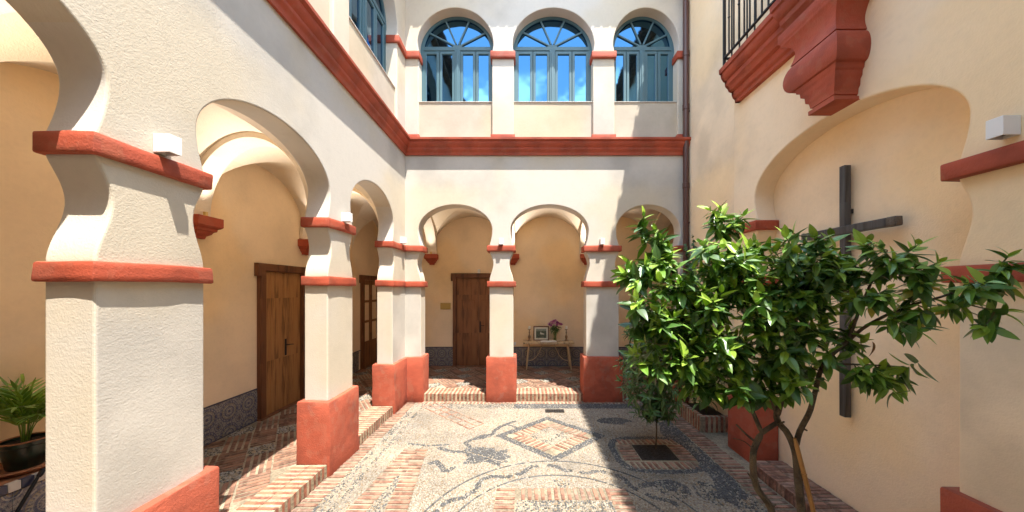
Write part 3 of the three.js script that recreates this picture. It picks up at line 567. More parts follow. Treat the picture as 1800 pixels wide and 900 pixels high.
{                                                                    // bricks let into the pebble mosaic
  const zz = (z) => -z, P = 0.069, rug = sub('brick_panel', PATIO), fr = sub('brick_frame', PATIO), di = sub('brick_diamond', PATIO), sqr = sub('brick_surround', PATIO), gr = sub('brick_grid', PATIO);
  for (let z = 4.24; z > 2.5; z -= P) {
    const a = lerp(-1.73, -1.62, (z - 3.07) / 1.2) + 0.006, b = lerp(-1.13, -1.30, (z - 3.07) / 1.2) - 0.006, ww = z < 3.69 ? 0.02 + 0.105 * (3.68 - z) / 0.9 : 0;
    const put = (p, q) => { if (q - p > 0.05) brick(rug, (p + q) / 2, 0.008, zz(z), 0, q - p, 0.037, 0.05, WORN); };
    if (ww) { put(a, -1.44 - ww); put(-1.44 + ww, b); } else { const m = a + (b - a) * (0.35 + 0.3 * br()); put(a, m - 0.003); put(m + 0.003, b); }
  }
  for (let x = -0.045; x < 0.86; x += P) brick(fr, x + 0.03, 0.008, zz(3.335), Math.PI / 2, 0.185, 0.037, 0.05, WORN);
  for (const [c, s] of [[-0.2, 1], [0.988, -1]]) for (let z = 3.405, k = 0; z > 2.5; z -= P, k++) brick(fr, c, 0.008, zz(z), 0, 0.2, 0.037, 0.05, WORN);
  const side = (sx, sz, ax) => {                                      // one side of the diamond, bricks laid along the neighbouring side
    for (let k = 0; k < 8; k++) {
      const t = 0.07 + k / 7 * 0.80, m = 0.615, x = DC[0] + sx * DR[0] * m * (1 - t), z = DC[1] + sz * DR[1] * m * t;
      brick(di, x, 0.008, zz(z), Math.atan2(ax * sx * sz * DR[1], DR[0]), 0.185, 0.038, 0.05, WORN);
    }
  };
  side(1, 1, 1); side(-1, 1, 1); side(1, -1, 1); side(-1, -1, 1);
  for (let x = 1.33; x < 2.1; x += P) for (const [z, l] of [[4.475, 0.135], [3.875, 0.145]]) if (sqIn(x, z) < 0.95) brick(sqr, x, 0.008, zz(z), Math.PI / 2 + 0.1, l, 0.037, 0.05, WORN);
  for (let z = 4.36; z > 3.98; z -= P) for (const [x, l] of [[1.36, 0.2], [2.06, 0.2]]) brick(sqr, x, 0.008, zz(z), 0, l, 0.037, 0.05, WORN);
  const ang = Math.atan2(-GRILL.d[1], GRILL.d[0]) * -1;
  const at = (u, v) => [GRILL.o[0] + GRILL.d[0] * u + GRILL.n[0] * v, GRILL.o[1] + GRILL.d[1] * u + GRILL.n[1] * v];
  const turn = Math.atan2(GRILL.d[1], GRILL.d[0]);
  for (let k = 0; k <= 8; k++) { const [x, z] = at(k * GRILL.L / 8, GRILL.W / 2); brick(gr, x, 0.007, zz(z), turn + Math.PI / 2, GRILL.W, 0.024, 0.04, WORN); }
  for (const v of [0, GRILL.W / 2, GRILL.W]) for (let k = 0; k < 8; k++) { const [x, z] = at((k + 0.5) * GRILL.L / 8, v); brick(gr, x, 0.008, zz(z), turn, GRILL.L / 8 - 0.03, 0.024, 0.04, WORN); }
  part('soil', box(1.475, 1.945, 0.0, 0.006, -4.385, -3.995), M.soil, PATIO);
  { const r = rng(8), gs = []; for (let i = 0; i < 260; i++) { const g = new THREE.IcosahedronGeometry(0.006 + r() * 0.012, 0); g.scale(1, 0.6, 1); g.translate(1.49 + r() * 0.44, 0.008, -4.37 + r() * 0.36); gs.push(triUV(g)); } part('soil_clods', gs, M.soil, PATIO).userData.kind = 'stuff'; }
}
{                                                                    // brick edging round the mosaic
  const e = structure('brick_edging'), P = 0.069;
  for (let z = 6.06; z > 2.45; z -= P) brick(e, -2.165, 0.008, -z, 0, 0.215, 0.037, 0.05, WORN);
  for (let x = -1.98; x < 3.1; x += P) if (x < 2.6 || x > 2.6) brick(e, x, 0.008, -6.03, Math.PI / 2, 0.15, 0.037, 0.05, WORN);
  for (let z = 5.9; z > 2.2; z -= P) { brick(e, 2.51, 0.008, -z, 0, 0.26, 0.037, 0.05, WORN); }
}
function step(label, row, pos, turn, len, depth) {                   // local x along, +z outward, top at 0.15; every other brick pale
  const o = structure('brick_step', pos); o.rotation.y = turn; void label;
  part('mortar', box(0, len, -0.02, 0.143, -depth, -0.008), M.mortar, o);
  const n = Math.round(len / 0.037), p = len / n, l = depth / row;
  for (let i = 0; i < n; i++) for (let r = 0; r < row; r++) brick(o, (i + 0.5) * p, 0.15, -(r + 0.5) * l, Math.PI / 2, l - 0.004, p - 0.002, r ? 0.05 : 0.14, i % 2 ? BRICK : CREAMB, 'brick', 0.0015);
}
step('', 2, [-2.25, 0, -2.33], Math.PI / 2, 1.295, 0.37);
step('', 2, [-2.25, 0, -4.29], Math.PI / 2, 1.145, 0.37);
step('', 2, [-2.25, 0, -0.33], Math.PI / 2, 1.29, 0.37);
step('', 2, [-1.92, 0, -6.08], 0, 1.19, 0.37);
step('', 2, [-0.157, 0, -6.08], 0, 1.27, 0.37);
step('', 2, [1.864, 0, -6.08], 0, 1.006, 0.37);
{                                                                    // low brick kerb along the blind arch
  const o = structure('brick_kerb'), P = 0.052;
  part('mortar', box(2.665, 3.05, -0.02, 0.115, -3.77, 1.2), M.greyMortar, o);
  for (let z = 3.75; z > 1.1; z -= P) { brick(o, 2.755, 0.122, -z, 0, 0.19, 0.042, 0.12, WORN); brick(o, 2.95, 0.122, -z, 0, 0.19, 0.037, 0.05, WORN); }
}
{                                                                    // gallery floor: patches of parallel bricks and strips of pebble
  const f = structure('gallery_floor');
  part('mortar_bed', [box(-4.12, -2.62, -0.1, 0.136, -9.22, 2.4), box(-2.62, 5.2, -0.1, 0.136, -8.4, -6.45), box(-2.63, -2.30, -0.1, 0.134, 2.4, -6.4)], M.paveMortar, f);
  const all = [], r = rng(31), peb = [];
  const area = (x, z) => (x > -4.08 && x < -2.64 && z > 0.9 && z < 9.1) || (x > -2.64 && x < 5 && z > 6.47 && z < 8.33);
  const s = 0.27, c = Math.cos(0.62), sn = Math.sin(0.62);
  for (let i = -40; i < 60; i++) for (let j = -40; j < 60; j++) {
    const cx = -3.3 + (i * c - j * sn) * s, cz = 4 + (i * sn + j * c) * s; if (!area(cx, cz)) continue;
    const kind = ((i + 2 * j) % 5 + 5) % 5;
    if (kind === 0) { for (let k = 0; k < 110; k++) { const u = (r() - 0.5) * s, v = (r() - 0.5) * s, x = cx + u * c - v * sn, z = cz + u * sn + v * c; if (area(x, z)) peb.push([x, z]); } continue; }
    const vert = kind % 2;
    for (let k = -2; k <= 1; k++) { const o = (k + 0.5) * s / 4, u = vert ? o : 0, v = vert ? 0 : o, x = cx + u * c - v * sn, z = cz + u * sn + v * c; if (area(x, z)) all.push([x, z, 0.62 + (vert ? Math.PI / 2 : 0)]); }
  }
  all.sort((a, b) => Math.hypot(a[0], a[1]) - Math.hypot(b[0], b[1]));
  const near = all.filter((q) => q[1] > 2.9).slice(0, 296), rest = all.filter((q) => !near.includes(q));
  for (const [x, z, t] of near) brick(f, x, 0.143, -z, t, s - 0.012, 0.043, 0.03, PAVE);
  const D = new THREE.Object3D(), im = new THREE.InstancedMesh(brickGeo(s - 0.012, 0.043, 0.03), PAVE[0], rest.length); im.name = 'paving_bricks'; im.userData.kind = 'stuff';
  const col = new THREE.Color(); rest.forEach(([x, z, t], i) => { D.position.set(x, 0.143, -z); D.rotation.set(0, t, 0); D.scale.set(1, 1, 1); D.updateMatrix(); im.setMatrixAt(i, D.matrix); const v = 0.75 + r() * 0.5; im.setColorAt(i, col.setRGB(v, v * (0.95 + r() * 0.1), v)); }); f.add(im);
  const pm = new THREE.InstancedMesh(new THREE.IcosahedronGeometry(1, 1), mat('gallery_pebble', [1, 1, 1], { roughness: 0.6 }), peb.length); pm.name = 'floor_pebbles'; pm.userData.kind = 'stuff';
  peb.forEach(([x, z], i) => { D.position.set(x, 0.138, -z); D.rotation.set(0, r() * 3, 0); D.scale.set(0.014, 0.006, 0.009); D.updateMatrix(); pm.setMatrixAt(i, D.matrix); const v = r() < 0.4 ? 0.06 : 0.2 + r() * 0.15; pm.setColorAt(i, col.setRGB(v, v * 0.95, v * 0.85)); }); f.add(pm);
}
{
  const d = thing('drain_grate', 'small black iron drain grate set in the pebbles near the far steps', 'drain grate', [0.53, 0.004, -5.6]);
  part('frame', [box(-0.165, 0.165, 0, 0.008, -0.065, -0.05), box(-0.165, 0.165, 0, 0.008, 0.05, 0.065), box(-0.165, -0.15, 0.0, 0.008, -0.05, 0.05), box(0.15, 0.165, 0.0, 0.008, -0.05, 0.05)], M.iron, d);
  part('pan', box(-0.15, 0.15, -0.003, -0.001, -0.05, 0.05), M.soil, d);
  for (let k = 1; k < 7; k++) part('bar', box(-0.15 + k * 0.043 - 0.008, -0.15 + k * 0.043 + 0.008, 0.001, 0.008, -0.05, 0.05), M.iron, d);
}
// ------------------------------------------------------------------ leaves
function leafShape(len, wid, droop, fold, seg = 7) {                  // blade along +x, upper face +y
  const v = [], P = (t, s) => { const w = wid / 2 * Math.pow(Math.sin(Math.PI * Math.pow(t, 0.82)), 0.8) * (1 - 0.25 * t); return [len * t, -droop * t * t + fold * 0.9 * Math.abs(s) * (w / wid) + 0.004 * Math.sin(t * 9) * s, s * w]; };
  for (let i = 0; i < seg; i++) for (const [s0, s1] of [[-1, 0], [0, 1]]) {
    const a = P(i / seg, s0), b = P((i + 1) / seg, s0), c = P((i + 1) / seg, s1), d = P(i / seg, s1);
    if (i > 0) v.push(...a, ...d, ...c); else v.push(...a, ...d, ...c);
    v.push(...a, ...c, ...b);
  }
  const g = new THREE.BufferGeometry(); g.setAttribute('position', new THREE.Float32BufferAttribute(v, 3)); g.setAttribute('uv', new THREE.Float32BufferAttribute(new Float32Array(v.length / 3 * 2), 2));
  g.computeVertexNormals(); return toCreasedNormals(g, 0.35);
}
const spot = (x, y, d) => new THREE.Vector3((x - 922) / 560 * d, 2.15 + (508 - y) / 560 * d, -d);   // the drawing of the tree, read in metres
const UP = new THREE.Vector3(0, 1, 0);
function leafMatrix(base, ax, up, s) {
  ax = ax.clone().normalize(); const n = up.clone().addScaledVector(ax, -up.dot(ax)).normalize();
  return new THREE.Matrix4().makeBasis(ax, n, new THREE.Vector3().crossVectors(ax, n)).scale(new THREE.Vector3(s, s, s)).setPosition(base);
}
function rosette(out, r, tip, dir, n, size, spread = 1) {             // a whorl of leaves at the end of a twig
  const d = dir.clone().normalize(), e1 = new THREE.Vector3().crossVectors(d, Math.abs(d.y) > 0.9 ? new THREE.Vector3(1, 0, 0) : UP).normalize(), e2 = new THREE.Vector3().crossVectors(d, e1);
  for (let k = 0; k < n; k++) {
    const t = k / n, ph = k * 2.399 + r() * 0.5, th = lerp(0.35, 1.75, Math.pow(t, 0.8)) * spread + (r() - 0.5) * 0.6, e = e1.clone().multiplyScalar(Math.cos(ph)).addScaledVector(e2, Math.sin(ph));
    const ax = d.clone().multiplyScalar(Math.cos(th)).addScaledVector(e, Math.sin(th)); ax.y -= 0.18 + 0.35 * t * r();
    const up = d.clone().addScaledVector(UP, 0.55).addScaledVector(e, -0.2 + (r() - 0.5) * 0.5);
    out.push({ m: leafMatrix(tip.clone().addScaledVector(d, -t * 0.11 * size / 0.1), ax, up, size * (0.55 + 0.75 * r()) * (t < 0.2 ? 0.75 : 1)), young: t < 0.36 && r() < 0.75, p: tip });
  }
}
function foliage(parent, leaves, geos, count, r, nm = 'leaf') {       // the leaves that show largest as leaves, the others as one mass
  const cell = new Map(), pr = new THREE.Vector3();
  leaves.forEach((l, i) => { pr.set(0.5, 0, 0).applyMatrix4(l.m); const d = -pr.z, k = Math.round(pr.x / d * 60) + ',' + Math.round((pr.y - 2.15) / d * 60); l.d = d; const c = cell.get(k); if (c === undefined || leaves[c].d > d) cell.set(k, i); });
  const front = [...cell.values()].sort((a, b) => leaves[a].d - leaves[b].d).slice(0, count), pick = new Set(front);
  for (const i of front) { const l = leaves[i], o = new THREE.Mesh(geos[Math.floor(r() * geos.length)], l.young ? LEAF[2] : r() < 0.03 ? LEAF[3] : LEAF[r() < 0.5 ? 0 : 1]); o.name = nm; l.m.decompose(o.position, o.quaternion, o.scale); parent.add(o); }
  const rest = leaves.filter((l, i) => !pick.has(i)); if (!rest.length) return;
  const im = new THREE.InstancedMesh(geos[0], LEAFW, rest.length); im.name = 'foliage'; im.userData.kind = 'stuff';
  const c = new THREE.Color(); rest.forEach((l, i) => { im.setMatrixAt(i, l.m); const b = l.young ? [0.28, 0.43, 0.04] : r() < 0.5 ? [0.15, 0.30, 0.034] : [0.07, 0.165, 0.03], v = 0.75 + 0.5 * r(); im.setColorAt(i, c.setRGB(b[0] * v, b[1] * v, b[2] * v)); }); parent.add(im);
}
const LEAFW = leafMat('leaf_mass', [1, 1, 1]);
const CIT = [[0.44, 0.16, 0.10], [0.40, 0.30, 0.16], [0.50, 0.05, 0.08], [0.42, 0.42, 0.20], [0.47, 0.20, 0.05]].map(([w, dr, fo]) => leafShape(1, w, dr, fo));
// ------------------------------------------------------------------ wall lamps, pipe, cross, balcony
{
  const mk = () => {
    const o = new THREE.Group();
    const s = poly([[-0.035, -0.05], [0.035, -0.05], [0.035, 0.05], [-0.035, 0.05]]); s.holes.push(poly([[-0.026, -0.041], [0.026, -0.041], [0.026, 0.041], [-0.026, 0.041]], THREE.Path));
    const g = extrude(s, 0.112, 0.003, 2); g.rotateX(-Math.PI / 2); g.translate(0, 0.112, 0.052); part('housing', g, M.lamp, o);
    part('lens', box(-0.028, 0.028, 0.02, 0.026, 0.008, 0.096), M.lens, o); part('lens', box(-0.028, 0.028, 0.092, 0.098, 0.008, 0.096), M.lens, o);
    part('backplate', box(-0.03, 0.03, 0.008, 0.104, -0.006, 0.006, 0.002), M.lamp, o);
    return o;
  };
  const L = [[-2.28, 2.992, -1.99, 90, 'white box wall lamp on the nearest left pillar, above its red band'], [-2.28, 2.992, -4.0, 90, 'white box wall lamp on the middle left pillar, just above the red band'],
    [-2.28, 2.992, -5.87, 90, 'white box wall lamp on the corner pillar between the two arcades'], [-0.44, 2.992, -6.09, 0, 'white box wall lamp on the slim far pillar left of the table'],
    [1.47, 2.992, -6.09, 0, 'white box wall lamp on the wide far pillar right of the table'], [2.83, 3.03, -1.85, -90, 'white box wall lamp on the right wall near the picture edge']];
  const src = mk();
  L.forEach(([x, y, z, t, label], i) => { const o = i ? src.clone() : src; o.name = numbered('wall_lamp'); scene.add(o); o.position.set(x, y, z); o.rotation.y = t * Math.PI / 180; tag(o, label, 'wall lamp', 'white box lamps above the red bands'); });
}
{
  const S = [[-3.985, SPR, -1.98, 'lit brass uplight on the red corbel behind the nearest left pillar'], [-3.985, SPR, -3.98, 'lit brass uplight on the red corbel behind the middle left pillar'], [-3.985, SPR, -5.92, 'lit brass uplight on the red corbel beside the glazed door'],
    [-2.42, SPR, -8.24, 'lit brass uplight on the red corbel left of the brown far door'], [-0.30, SPR, -8.24, 'lit brass uplight on the red corbel above and left of the table'], [1.62, SPR, -8.24, 'lit brass uplight on the red corbel above and right of the table'],
    [-3.985, SPR, 0.05, 'lit brass uplight on the gallery corbel at the far left, out of the picture']];
  const o0 = new THREE.Group(); part('body', lathe([[0, 0], [0.028, 0], [0.03, 0.012], [0.022, 0.02], [0.024, 0.06], [0.021, 0.06], [0.02, 0.04], [0, 0.04]], 16), M.brass, o0);
  part('bulb', lathe([[0, 0.044], [0.018, 0.044], [0.018, 0.052], [0, 0.056]], 14), M.glow, o0);
  S.forEach(([x, y, z, l], i) => {
    const o = i ? o0.clone() : o0; o.name = numbered('uplight'); scene.add(o); o.position.set(x, y + 0.002, z); tag(o, l, 'uplight', 'brass uplights on the corbels');
    const s = new THREE.SpotLight(new THREE.Color(1, 0.88, 0.74), LAMP, 0, 1.0, 1, 2), side = x < -3.5; s.position.set(x, y + 0.075, z); s.target.position.set(side ? x + 0.95 : x, y + 1.0, side ? z : z + 0.95); s.castShadow = true; if (i === 3) s.intensity *= 0.45; scene.add(s, s.target);
  });
}
{
  const d = thing('downpipe', 'dark brown drainpipe running down the corner beside the blue windows', 'drainpipe', [3.045, 0, -6.01]);
  const g = new THREE.CylinderGeometry(0.05, 0.05, 8.2, 20, 1, true); g.translate(0, 4.15, 0); part('pipe', triUV(g), M.pipe, d);
  for (const y of [5.58, 6.58, 4.1, 2.9]) { part('collar', lathe([[0.05, -0.05], [0.06, -0.045], [0.06, 0.045], [0.05, 0.05]], 20).translate(0, y, 0), M.pipe, d); }
  for (const y of [5.5, 3.4]) part('bracket', box(-0.015, 0.07, y - 0.012, y + 0.012, -0.07, 0.02, 0.004), M.pipe, d);
}
{
  const c = thing('wooden_cross', 'tall weathered black wooden cross fixed in the blind arch behind the orange tree', 'cross', [3.0, 0.955, -2.985]);
  part('upright', wobbleBox(-0.026, 0.035, 0, 2.35, -0.027, 0.027, 0.005, 0.003, 12, 10), M.crossWood, c);
  part('crossbar', wobbleBox(-0.045, 0.01, 1.705, 1.78, -0.42, 0.45, 0.006, 0.003, 13, 10), M.crossWood, c);
  part('bar_tip', wobbleBox(-0.047, 0.012, 1.703, 1.782, 0.37, 0.455, 0.012, 0.006, 14), M.crossEnd, c);
  for (const y of [0.4, 1.9]) part('wall_fixing', box(0.04, 0.062, y, y + 0.04, -0.02, 0.02), M.iron, c);
}
{
  const b = thing('balcony', 'red moulded balcony with black iron railing high on the right wall', 'balcony', [2.83, 0, -2.77]);
  const z0 = -1.43, z1 = 1.6;                                         // runs along z; local -x is out into the court
  const prof = [[0.0, 4.60], [0.055, 4.60], [0.06, 4.64], [0.085, 4.66], [0.10, 4.70], [0.10, 4.73], [0.14, 4.745], [0.155, 4.78], [0.185, 4.81], [0.19, 4.84], [0.19, 4.865], [0.21, 4.875], [0.235, 4.91], [0.245, 4.945], [0.245, 4.965], [0.265, 4.975], [0.27, 5.03], [0.25, 5.045], [-0.26, 5.045]];
  part('slab', [sweep(prof, [(o, h) => [-o, h, z1], (o, h) => [-o, h, z0]]), (() => { const g = extrude(poly([...prof, [-0.26, 4.99], [0.0, 4.99]].map(([o, h]) => [-o, h])), 0.04); return g.translate(0, 0, z0 + 0.04 - 0.0005); })()], M.redTrim, b);
  const E = [[0.03, 3.75], [0.03, 3.785], [0.0, 3.79], [0.0, 3.80], [0.015, 3.805], [0.025, 3.85], [0.05, 3.87], [0.055, 3.92], [0.085, 3.945], [0.09, 3.985], [0.115, 4.0], [0.125, 4.04]];
  for (let k = 0; k <= 10; k++) { const t = -1.1 + k / 10 * 2.6; E.push([0.125 + 0.095 * Math.cos(t), 4.165 + 0.13 * Math.sin(t)]); }
  E.push([0.16, 4.30]); for (let k = 1; k <= 8; k++) { const t = k / 8; E.push([0.16 - 0.05 * Math.sin(t * 3.0) + 0.07 * t * t, 4.30 + 0.24 * t]); } E.push([0.24, 4.55], [0.24, 4.575], [0.26, 4.59], [0.26, 4.67]);
  const ring = (e) => [[0, -0.14 - e * 1.08], [-0.20 - e * 0.36, -0.14 - e * 1.08], [-0.20 - e * 0.36, 0.06 + e * 0.5], [0, 0.06 + e * 0.5]];
  part('bracket', [sweep(E, [0, 1, 2, 3].map((k) => (e, h) => { const [x, z] = ring(e)[k]; return [x, h, z]; }), 0.6), box(-0.21, 0, 3.75, 3.752, -0.17, 0.085)], M.redTrim, b);
  part('crown_block', sweep(prof.slice(0, 17).map(([o, h]) => [o + 0.05, h]), [(o, h) => [0, h, -0.37 - o * 0.4], (o, h) => [-o, h, -0.37 - o * 0.4], (o, h) => [-o, h, 0.24 + o * 0.3], (o, h) => [0, h, 0.24 + o * 0.3]]), M.redTrim, b);
  const r = sub('railing', b), X = -0.22;
  part('top_rail', [box(X - 0.02, X + 0.02, 6.08, 6.10, z0 + 0.03, z1, 0.004), box(X - 0.01, 0.28, 6.08, 6.10, z0 + 0.02, z0 + 0.05, 0.004)], M.iron, r);
  part('bottom_rail', [box(X - 0.014, X + 0.014, 5.15, 5.172, z0 + 0.03, z1, 0.004), box(X, 0.28, 5.15, 5.172, z0 + 0.02, z0 + 0.05, 0.004)], M.iron, r);
  for (let z = z0 + 0.04, k = 0; z < z1; z += 0.094, k++) {
    const post = k % 12 === 0, w = post ? 0.014 : 0.007;
    const g = [box(X - w, X + w, post ? 5.045 : 5.16, 6.09, z - w, z + w)]; if (!post && k % 2) g.push(lathe([[0.007, -0.02], [0.016, 0], [0.007, 0.02]], 8).translate(X, 5.62, z));
    part('baluster', g, M.iron, r);
  }
  for (let k = 1; k < 5; k++) part('baluster', box(X + k * 0.1 - 0.007, X + k * 0.1 + 0.007, 5.16, 6.09, z0 + 0.028, z0 + 0.042), M.iron, r);
}
// ------------------------------------------------------------------ table and what stands on it, in the far gallery
const TX = 0.605, TZ = -8.08, TY = 0.825, FL = 0.147;
{
  const t = thing('side_table', 'pale wooden console table with splayed legs and curved iron stays in the far gallery', 'table', [TX, FL, TZ]);
  const h = TY - FL;
  for (const [a, b] of [[-0.185, -0.062], [-0.06, 0.06], [0.062, 0.185]]) part('board', box(-0.635, 0.635, h - 0.045, h, a, b, 0.006), M.tableWood, t);
  for (const sx of [-1, 1]) {
    for (const sz of [-1, 1]) part('leg', tube([[sx * 0.48, h - 0.04, sz * 0.10], [sx * 0.52, h * 0.5, sz * 0.135], [sx * 0.555, 0, sz * 0.165]], 0.022, 0.017, 8, 8), M.tableWood, t);
    part('leg_rail', box(sx * 0.54 - 0.012, sx * 0.54 + 0.012, 0.14, 0.17, -0.15, 0.15, 0.004), M.tableWood, t);
    part('iron_stay', tube([[sx * 0.14, h - 0.04, 0], [sx * 0.20, h - 0.2, 0], [sx * 0.28, h - 0.36, 0], [sx * 0.40, h - 0.47, 0], [sx * 0.53, h - 0.50, 0]], 0.009, 0.009, 20, 6), M.tableWood, t);
  }
}
{
  const c0 = new THREE.Group();
  part('stick', lathe([[0, 0], [0.055, 0], [0.052, 0.015], [0.03, 0.03], [0.022, 0.06], [0.034, 0.09], [0.034, 0.12], [0.014, 0.16], [0.012, 0.20], [0.022, 0.22], [0.012, 0.24], [0.012, 0.285], [0.045, 0.30], [0.045, 0.308], [0, 0.308]], 20), M.tableWood.clone(), c0);
  c0.children[0].material.color = C(0.30, 0.20, 0.11); c0.children[0].material.name = 'turned_wood';
  part('candle', lathe([[0, 0.306], [0.03, 0.306], [0.03, 0.375], [0.026, 0.38], [0, 0.372]], 20), M.wax, c0);
  [[0.125, 'turned wooden candlestick with a white candle left of the framed picture'], [1.065, 'turned wooden candlestick with a white candle right of the flowers']].forEach(([x, l], i) => { const o = i ? c0.clone() : c0; o.name = numbered('candlestick'); scene.add(o); o.position.set(x, TY, -8.12); tag(o, l, 'candlestick', 'pair of candlesticks on the pale table'); });
}
{
  const p = thing('framed_picture', 'small framed landscape print leaning on the wall above the pale table', 'picture', [0.43, TY, -8.19]); p.rotation.x = -0.14;
  const s = poly([[-0.2, 0.0], [0.2, 0.0], [0.2, 0.37], [-0.2, 0.37]]); s.holes.push(poly([[-0.175, 0.025], [0.175, 0.025], [0.175, 0.345], [-0.175, 0.345]], THREE.Path));
  part('frame', extrude(s, 0.025, 0.005), M.walnut, p);
  const g = new THREE.BoxGeometry(0.356, 0.326, 0.006); g.translate(0, 0.185, -0.014); part('print', g, M.print, p);
}
{
  const b = thing('open_book', 'open book lying on the front of the pale table', 'book', [0.60, TY + 0.001, -7.97]); b.rotation.x = 0.0;
  const half = (s) => { const pts = [[0, 0.004], [0, 0.026]]; for (let k = 0; k <= 8; k++) pts.push([s * k / 8 * 0.2, 0.026 + 0.014 * Math.sin(k / 8 * 2.6) - 0.014 * k / 8]); pts.push([s * 0.2, 0.004]); if (s < 0) pts.reverse(); const g = extrude(poly(pts), 0.14); return g.translate(0, 0, 0.07); };
  part('page_block', half(1), M.paper, b); part('page_block', half(-1), M.paper, b); part('cover', box(-0.21, 0.21, 0, 0.004, -0.075, 0.075), M.walnut, b);
}
{
  const v = thing('flower_vase', 'glass vase of pink and purple flowers on the pale table', 'flowers', [0.775, TY, -8.11]), r = rng(77);
  part('vase', lathe([[0, 0.004], [0.04, 0.004], [0.042, 0.02], [0.035, 0.12], [0.055, 0.235], [0.052, 0.235], [0.031, 0.12], [0.036, 0.02], [0, 0.012]], 24), M.vaseGlass, v);
  const st = [], gl = []; const heads = [];
  for (let i = 0; i < 15; i++) { const a = i * 2.4, q = Math.sqrt((i + 0.5) / 15), x = Math.cos(a) * q * 0.18, z = Math.sin(a) * q * 0.10, y = 0.50 - 0.11 * q * q + (r() - 0.5) * 0.05; heads.push([x, y, z]); st.push(tube([[(r() - 0.5) * 0.03, 0.03, (r() - 0.5) * 0.03], [x * 0.2, 0.24, z * 0.2], [x, y - 0.01, z]], 0.003, 0.003, 8, 5)); }
  part('stems', st, M.twig, v);
  for (let i = 0; i < 70; i++) { const g = leafShape(0.10 + r() * 0.05, 0.026, 0.03, 0.03); g.rotateZ(0.5 - r() * 1.3); g.rotateY(r() * 6.28); const k = r(); g.translate((r() - 0.5) * 0.16 * k, 0.24 + r() * 0.15, (r() - 0.5) * 0.10 * k); gl.push(g); }
  part('leaves', gl, LEAF[1], v);
  const pet = [mat('magenta_petal', [0.46, 0.10, 0.30]), mat('pink_petal', [0.66, 0.30, 0.48]), mat('purple_petal', [0.26, 0.06, 0.22])];
  heads.forEach(([x, y, z], i) => { const gs = []; for (let k = 0; k < 26; k++) { const g = leafShape(0.045 + r() * 0.015, 0.022, -0.012, 0.0); g.rotateZ(lerp(1.35, -0.3, k / 26)); g.rotateY(k * 2.4); g.translate(x, y, z); gs.push(g); } part('flower', gs, pet[[1, 0, 0, 2, 1, 0][i % 6]], v); });
}
{
  const s = thing('wall_plaque', 'small plain gilded plaque on the ochre wall left of the brown far door', 'plaque', [-2.07, 1.70, GZ + 0.002]);
  part('plate', box(-0.13, 0.13, -0.08, 0.08, 0, 0.012, 0.01), mat('gilt_plate', [0.55, 0.36, 0.10], { roughness: 0.5, map: T.ochre }), s);
  part('rim', extrude((() => { const q = poly([[-0.135, -0.085], [0.135, -0.085], [0.135, 0.085], [-0.135, 0.085]]); q.holes.push(poly([[-0.12, -0.07], [0.12, -0.07], [0.12, 0.07], [-0.12, 0.07]], THREE.Path)); return q; })(), 0.016, 0.003).translate(0, 0, 0.016), mat('gilt_rim', [0.5, 0.33, 0.1], { roughness: 0.45 }), s);
  const e = thing('door_sensor', 'small white sensor above the brown far door', 'sensor', [-1.18, 2.56, GZ + 0.10]);
  part('body', box(-0.03, 0.03, 0, 0.10, -0.02, 0.03, 0.008), M.lamp, e); part('mount', box(-0.012, 0.012, 0.02, 0.06, -0.10, -0.018), M.lamp, e);
}
// ------------------------------------------------------------------ tiled bench and potted palm at the far left
{
  const b = thing('tiled_bench', 'masonry bench faced with blue painted tiles against the ochre wall at far left', 'bench', [0, 0, 0]);
  part('core', box(-4.1, -3.68, 0.1, 0.735, -3.4, 0.9), M.ochre, b);
  part('seat', box(-4.1, -3.69, 0.735, 0.762, -3.4, 0.9, 0.004), M.terracotta, b);
  for (let z = -3.37, k = 0; z < 0.4; z += 0.062, k++) part('edge_tile', box(-3.69, -3.655, 0.70, 0.765, z + 0.001, z + 0.061, 0.004), k % 2 ? M.tileWhite : M.tileDark, b);
  const d = sub('front_tiles', b);
  for (let i = 0; i < 17; i++) for (let j = 0; j < 3; j++) { const t = new THREE.Mesh(TILE[(i & 1) + 2 * (j & 1)], M.tile); t.name = 'tile'; t.position.set(-3.667, 0.16 + (j + 0.5) * 0.178, -3.35 + (i + 0.5) * 0.178); t.rotation.y = Math.PI / 2; t.scale.set(1.15, 1.15, 1); d.add(t); }
  const rod = thing('iron_rod', 'thin black iron rod leaning on the blue tiled bench', 'rod', [0, 0, 0]);
  part('shaft', tube([[-3.55, 0.145, -2.02], [-3.60, 0.45, -2.2], [-3.64, 0.775, -2.40]], 0.011, 0.011, 8, 8), M.iron, rod); part('grip', tube([[-3.637, 0.74, -2.385], [-3.645, 0.79, -2.415]], 0.016, 0.015, 4, 8), M.iron, rod);
}
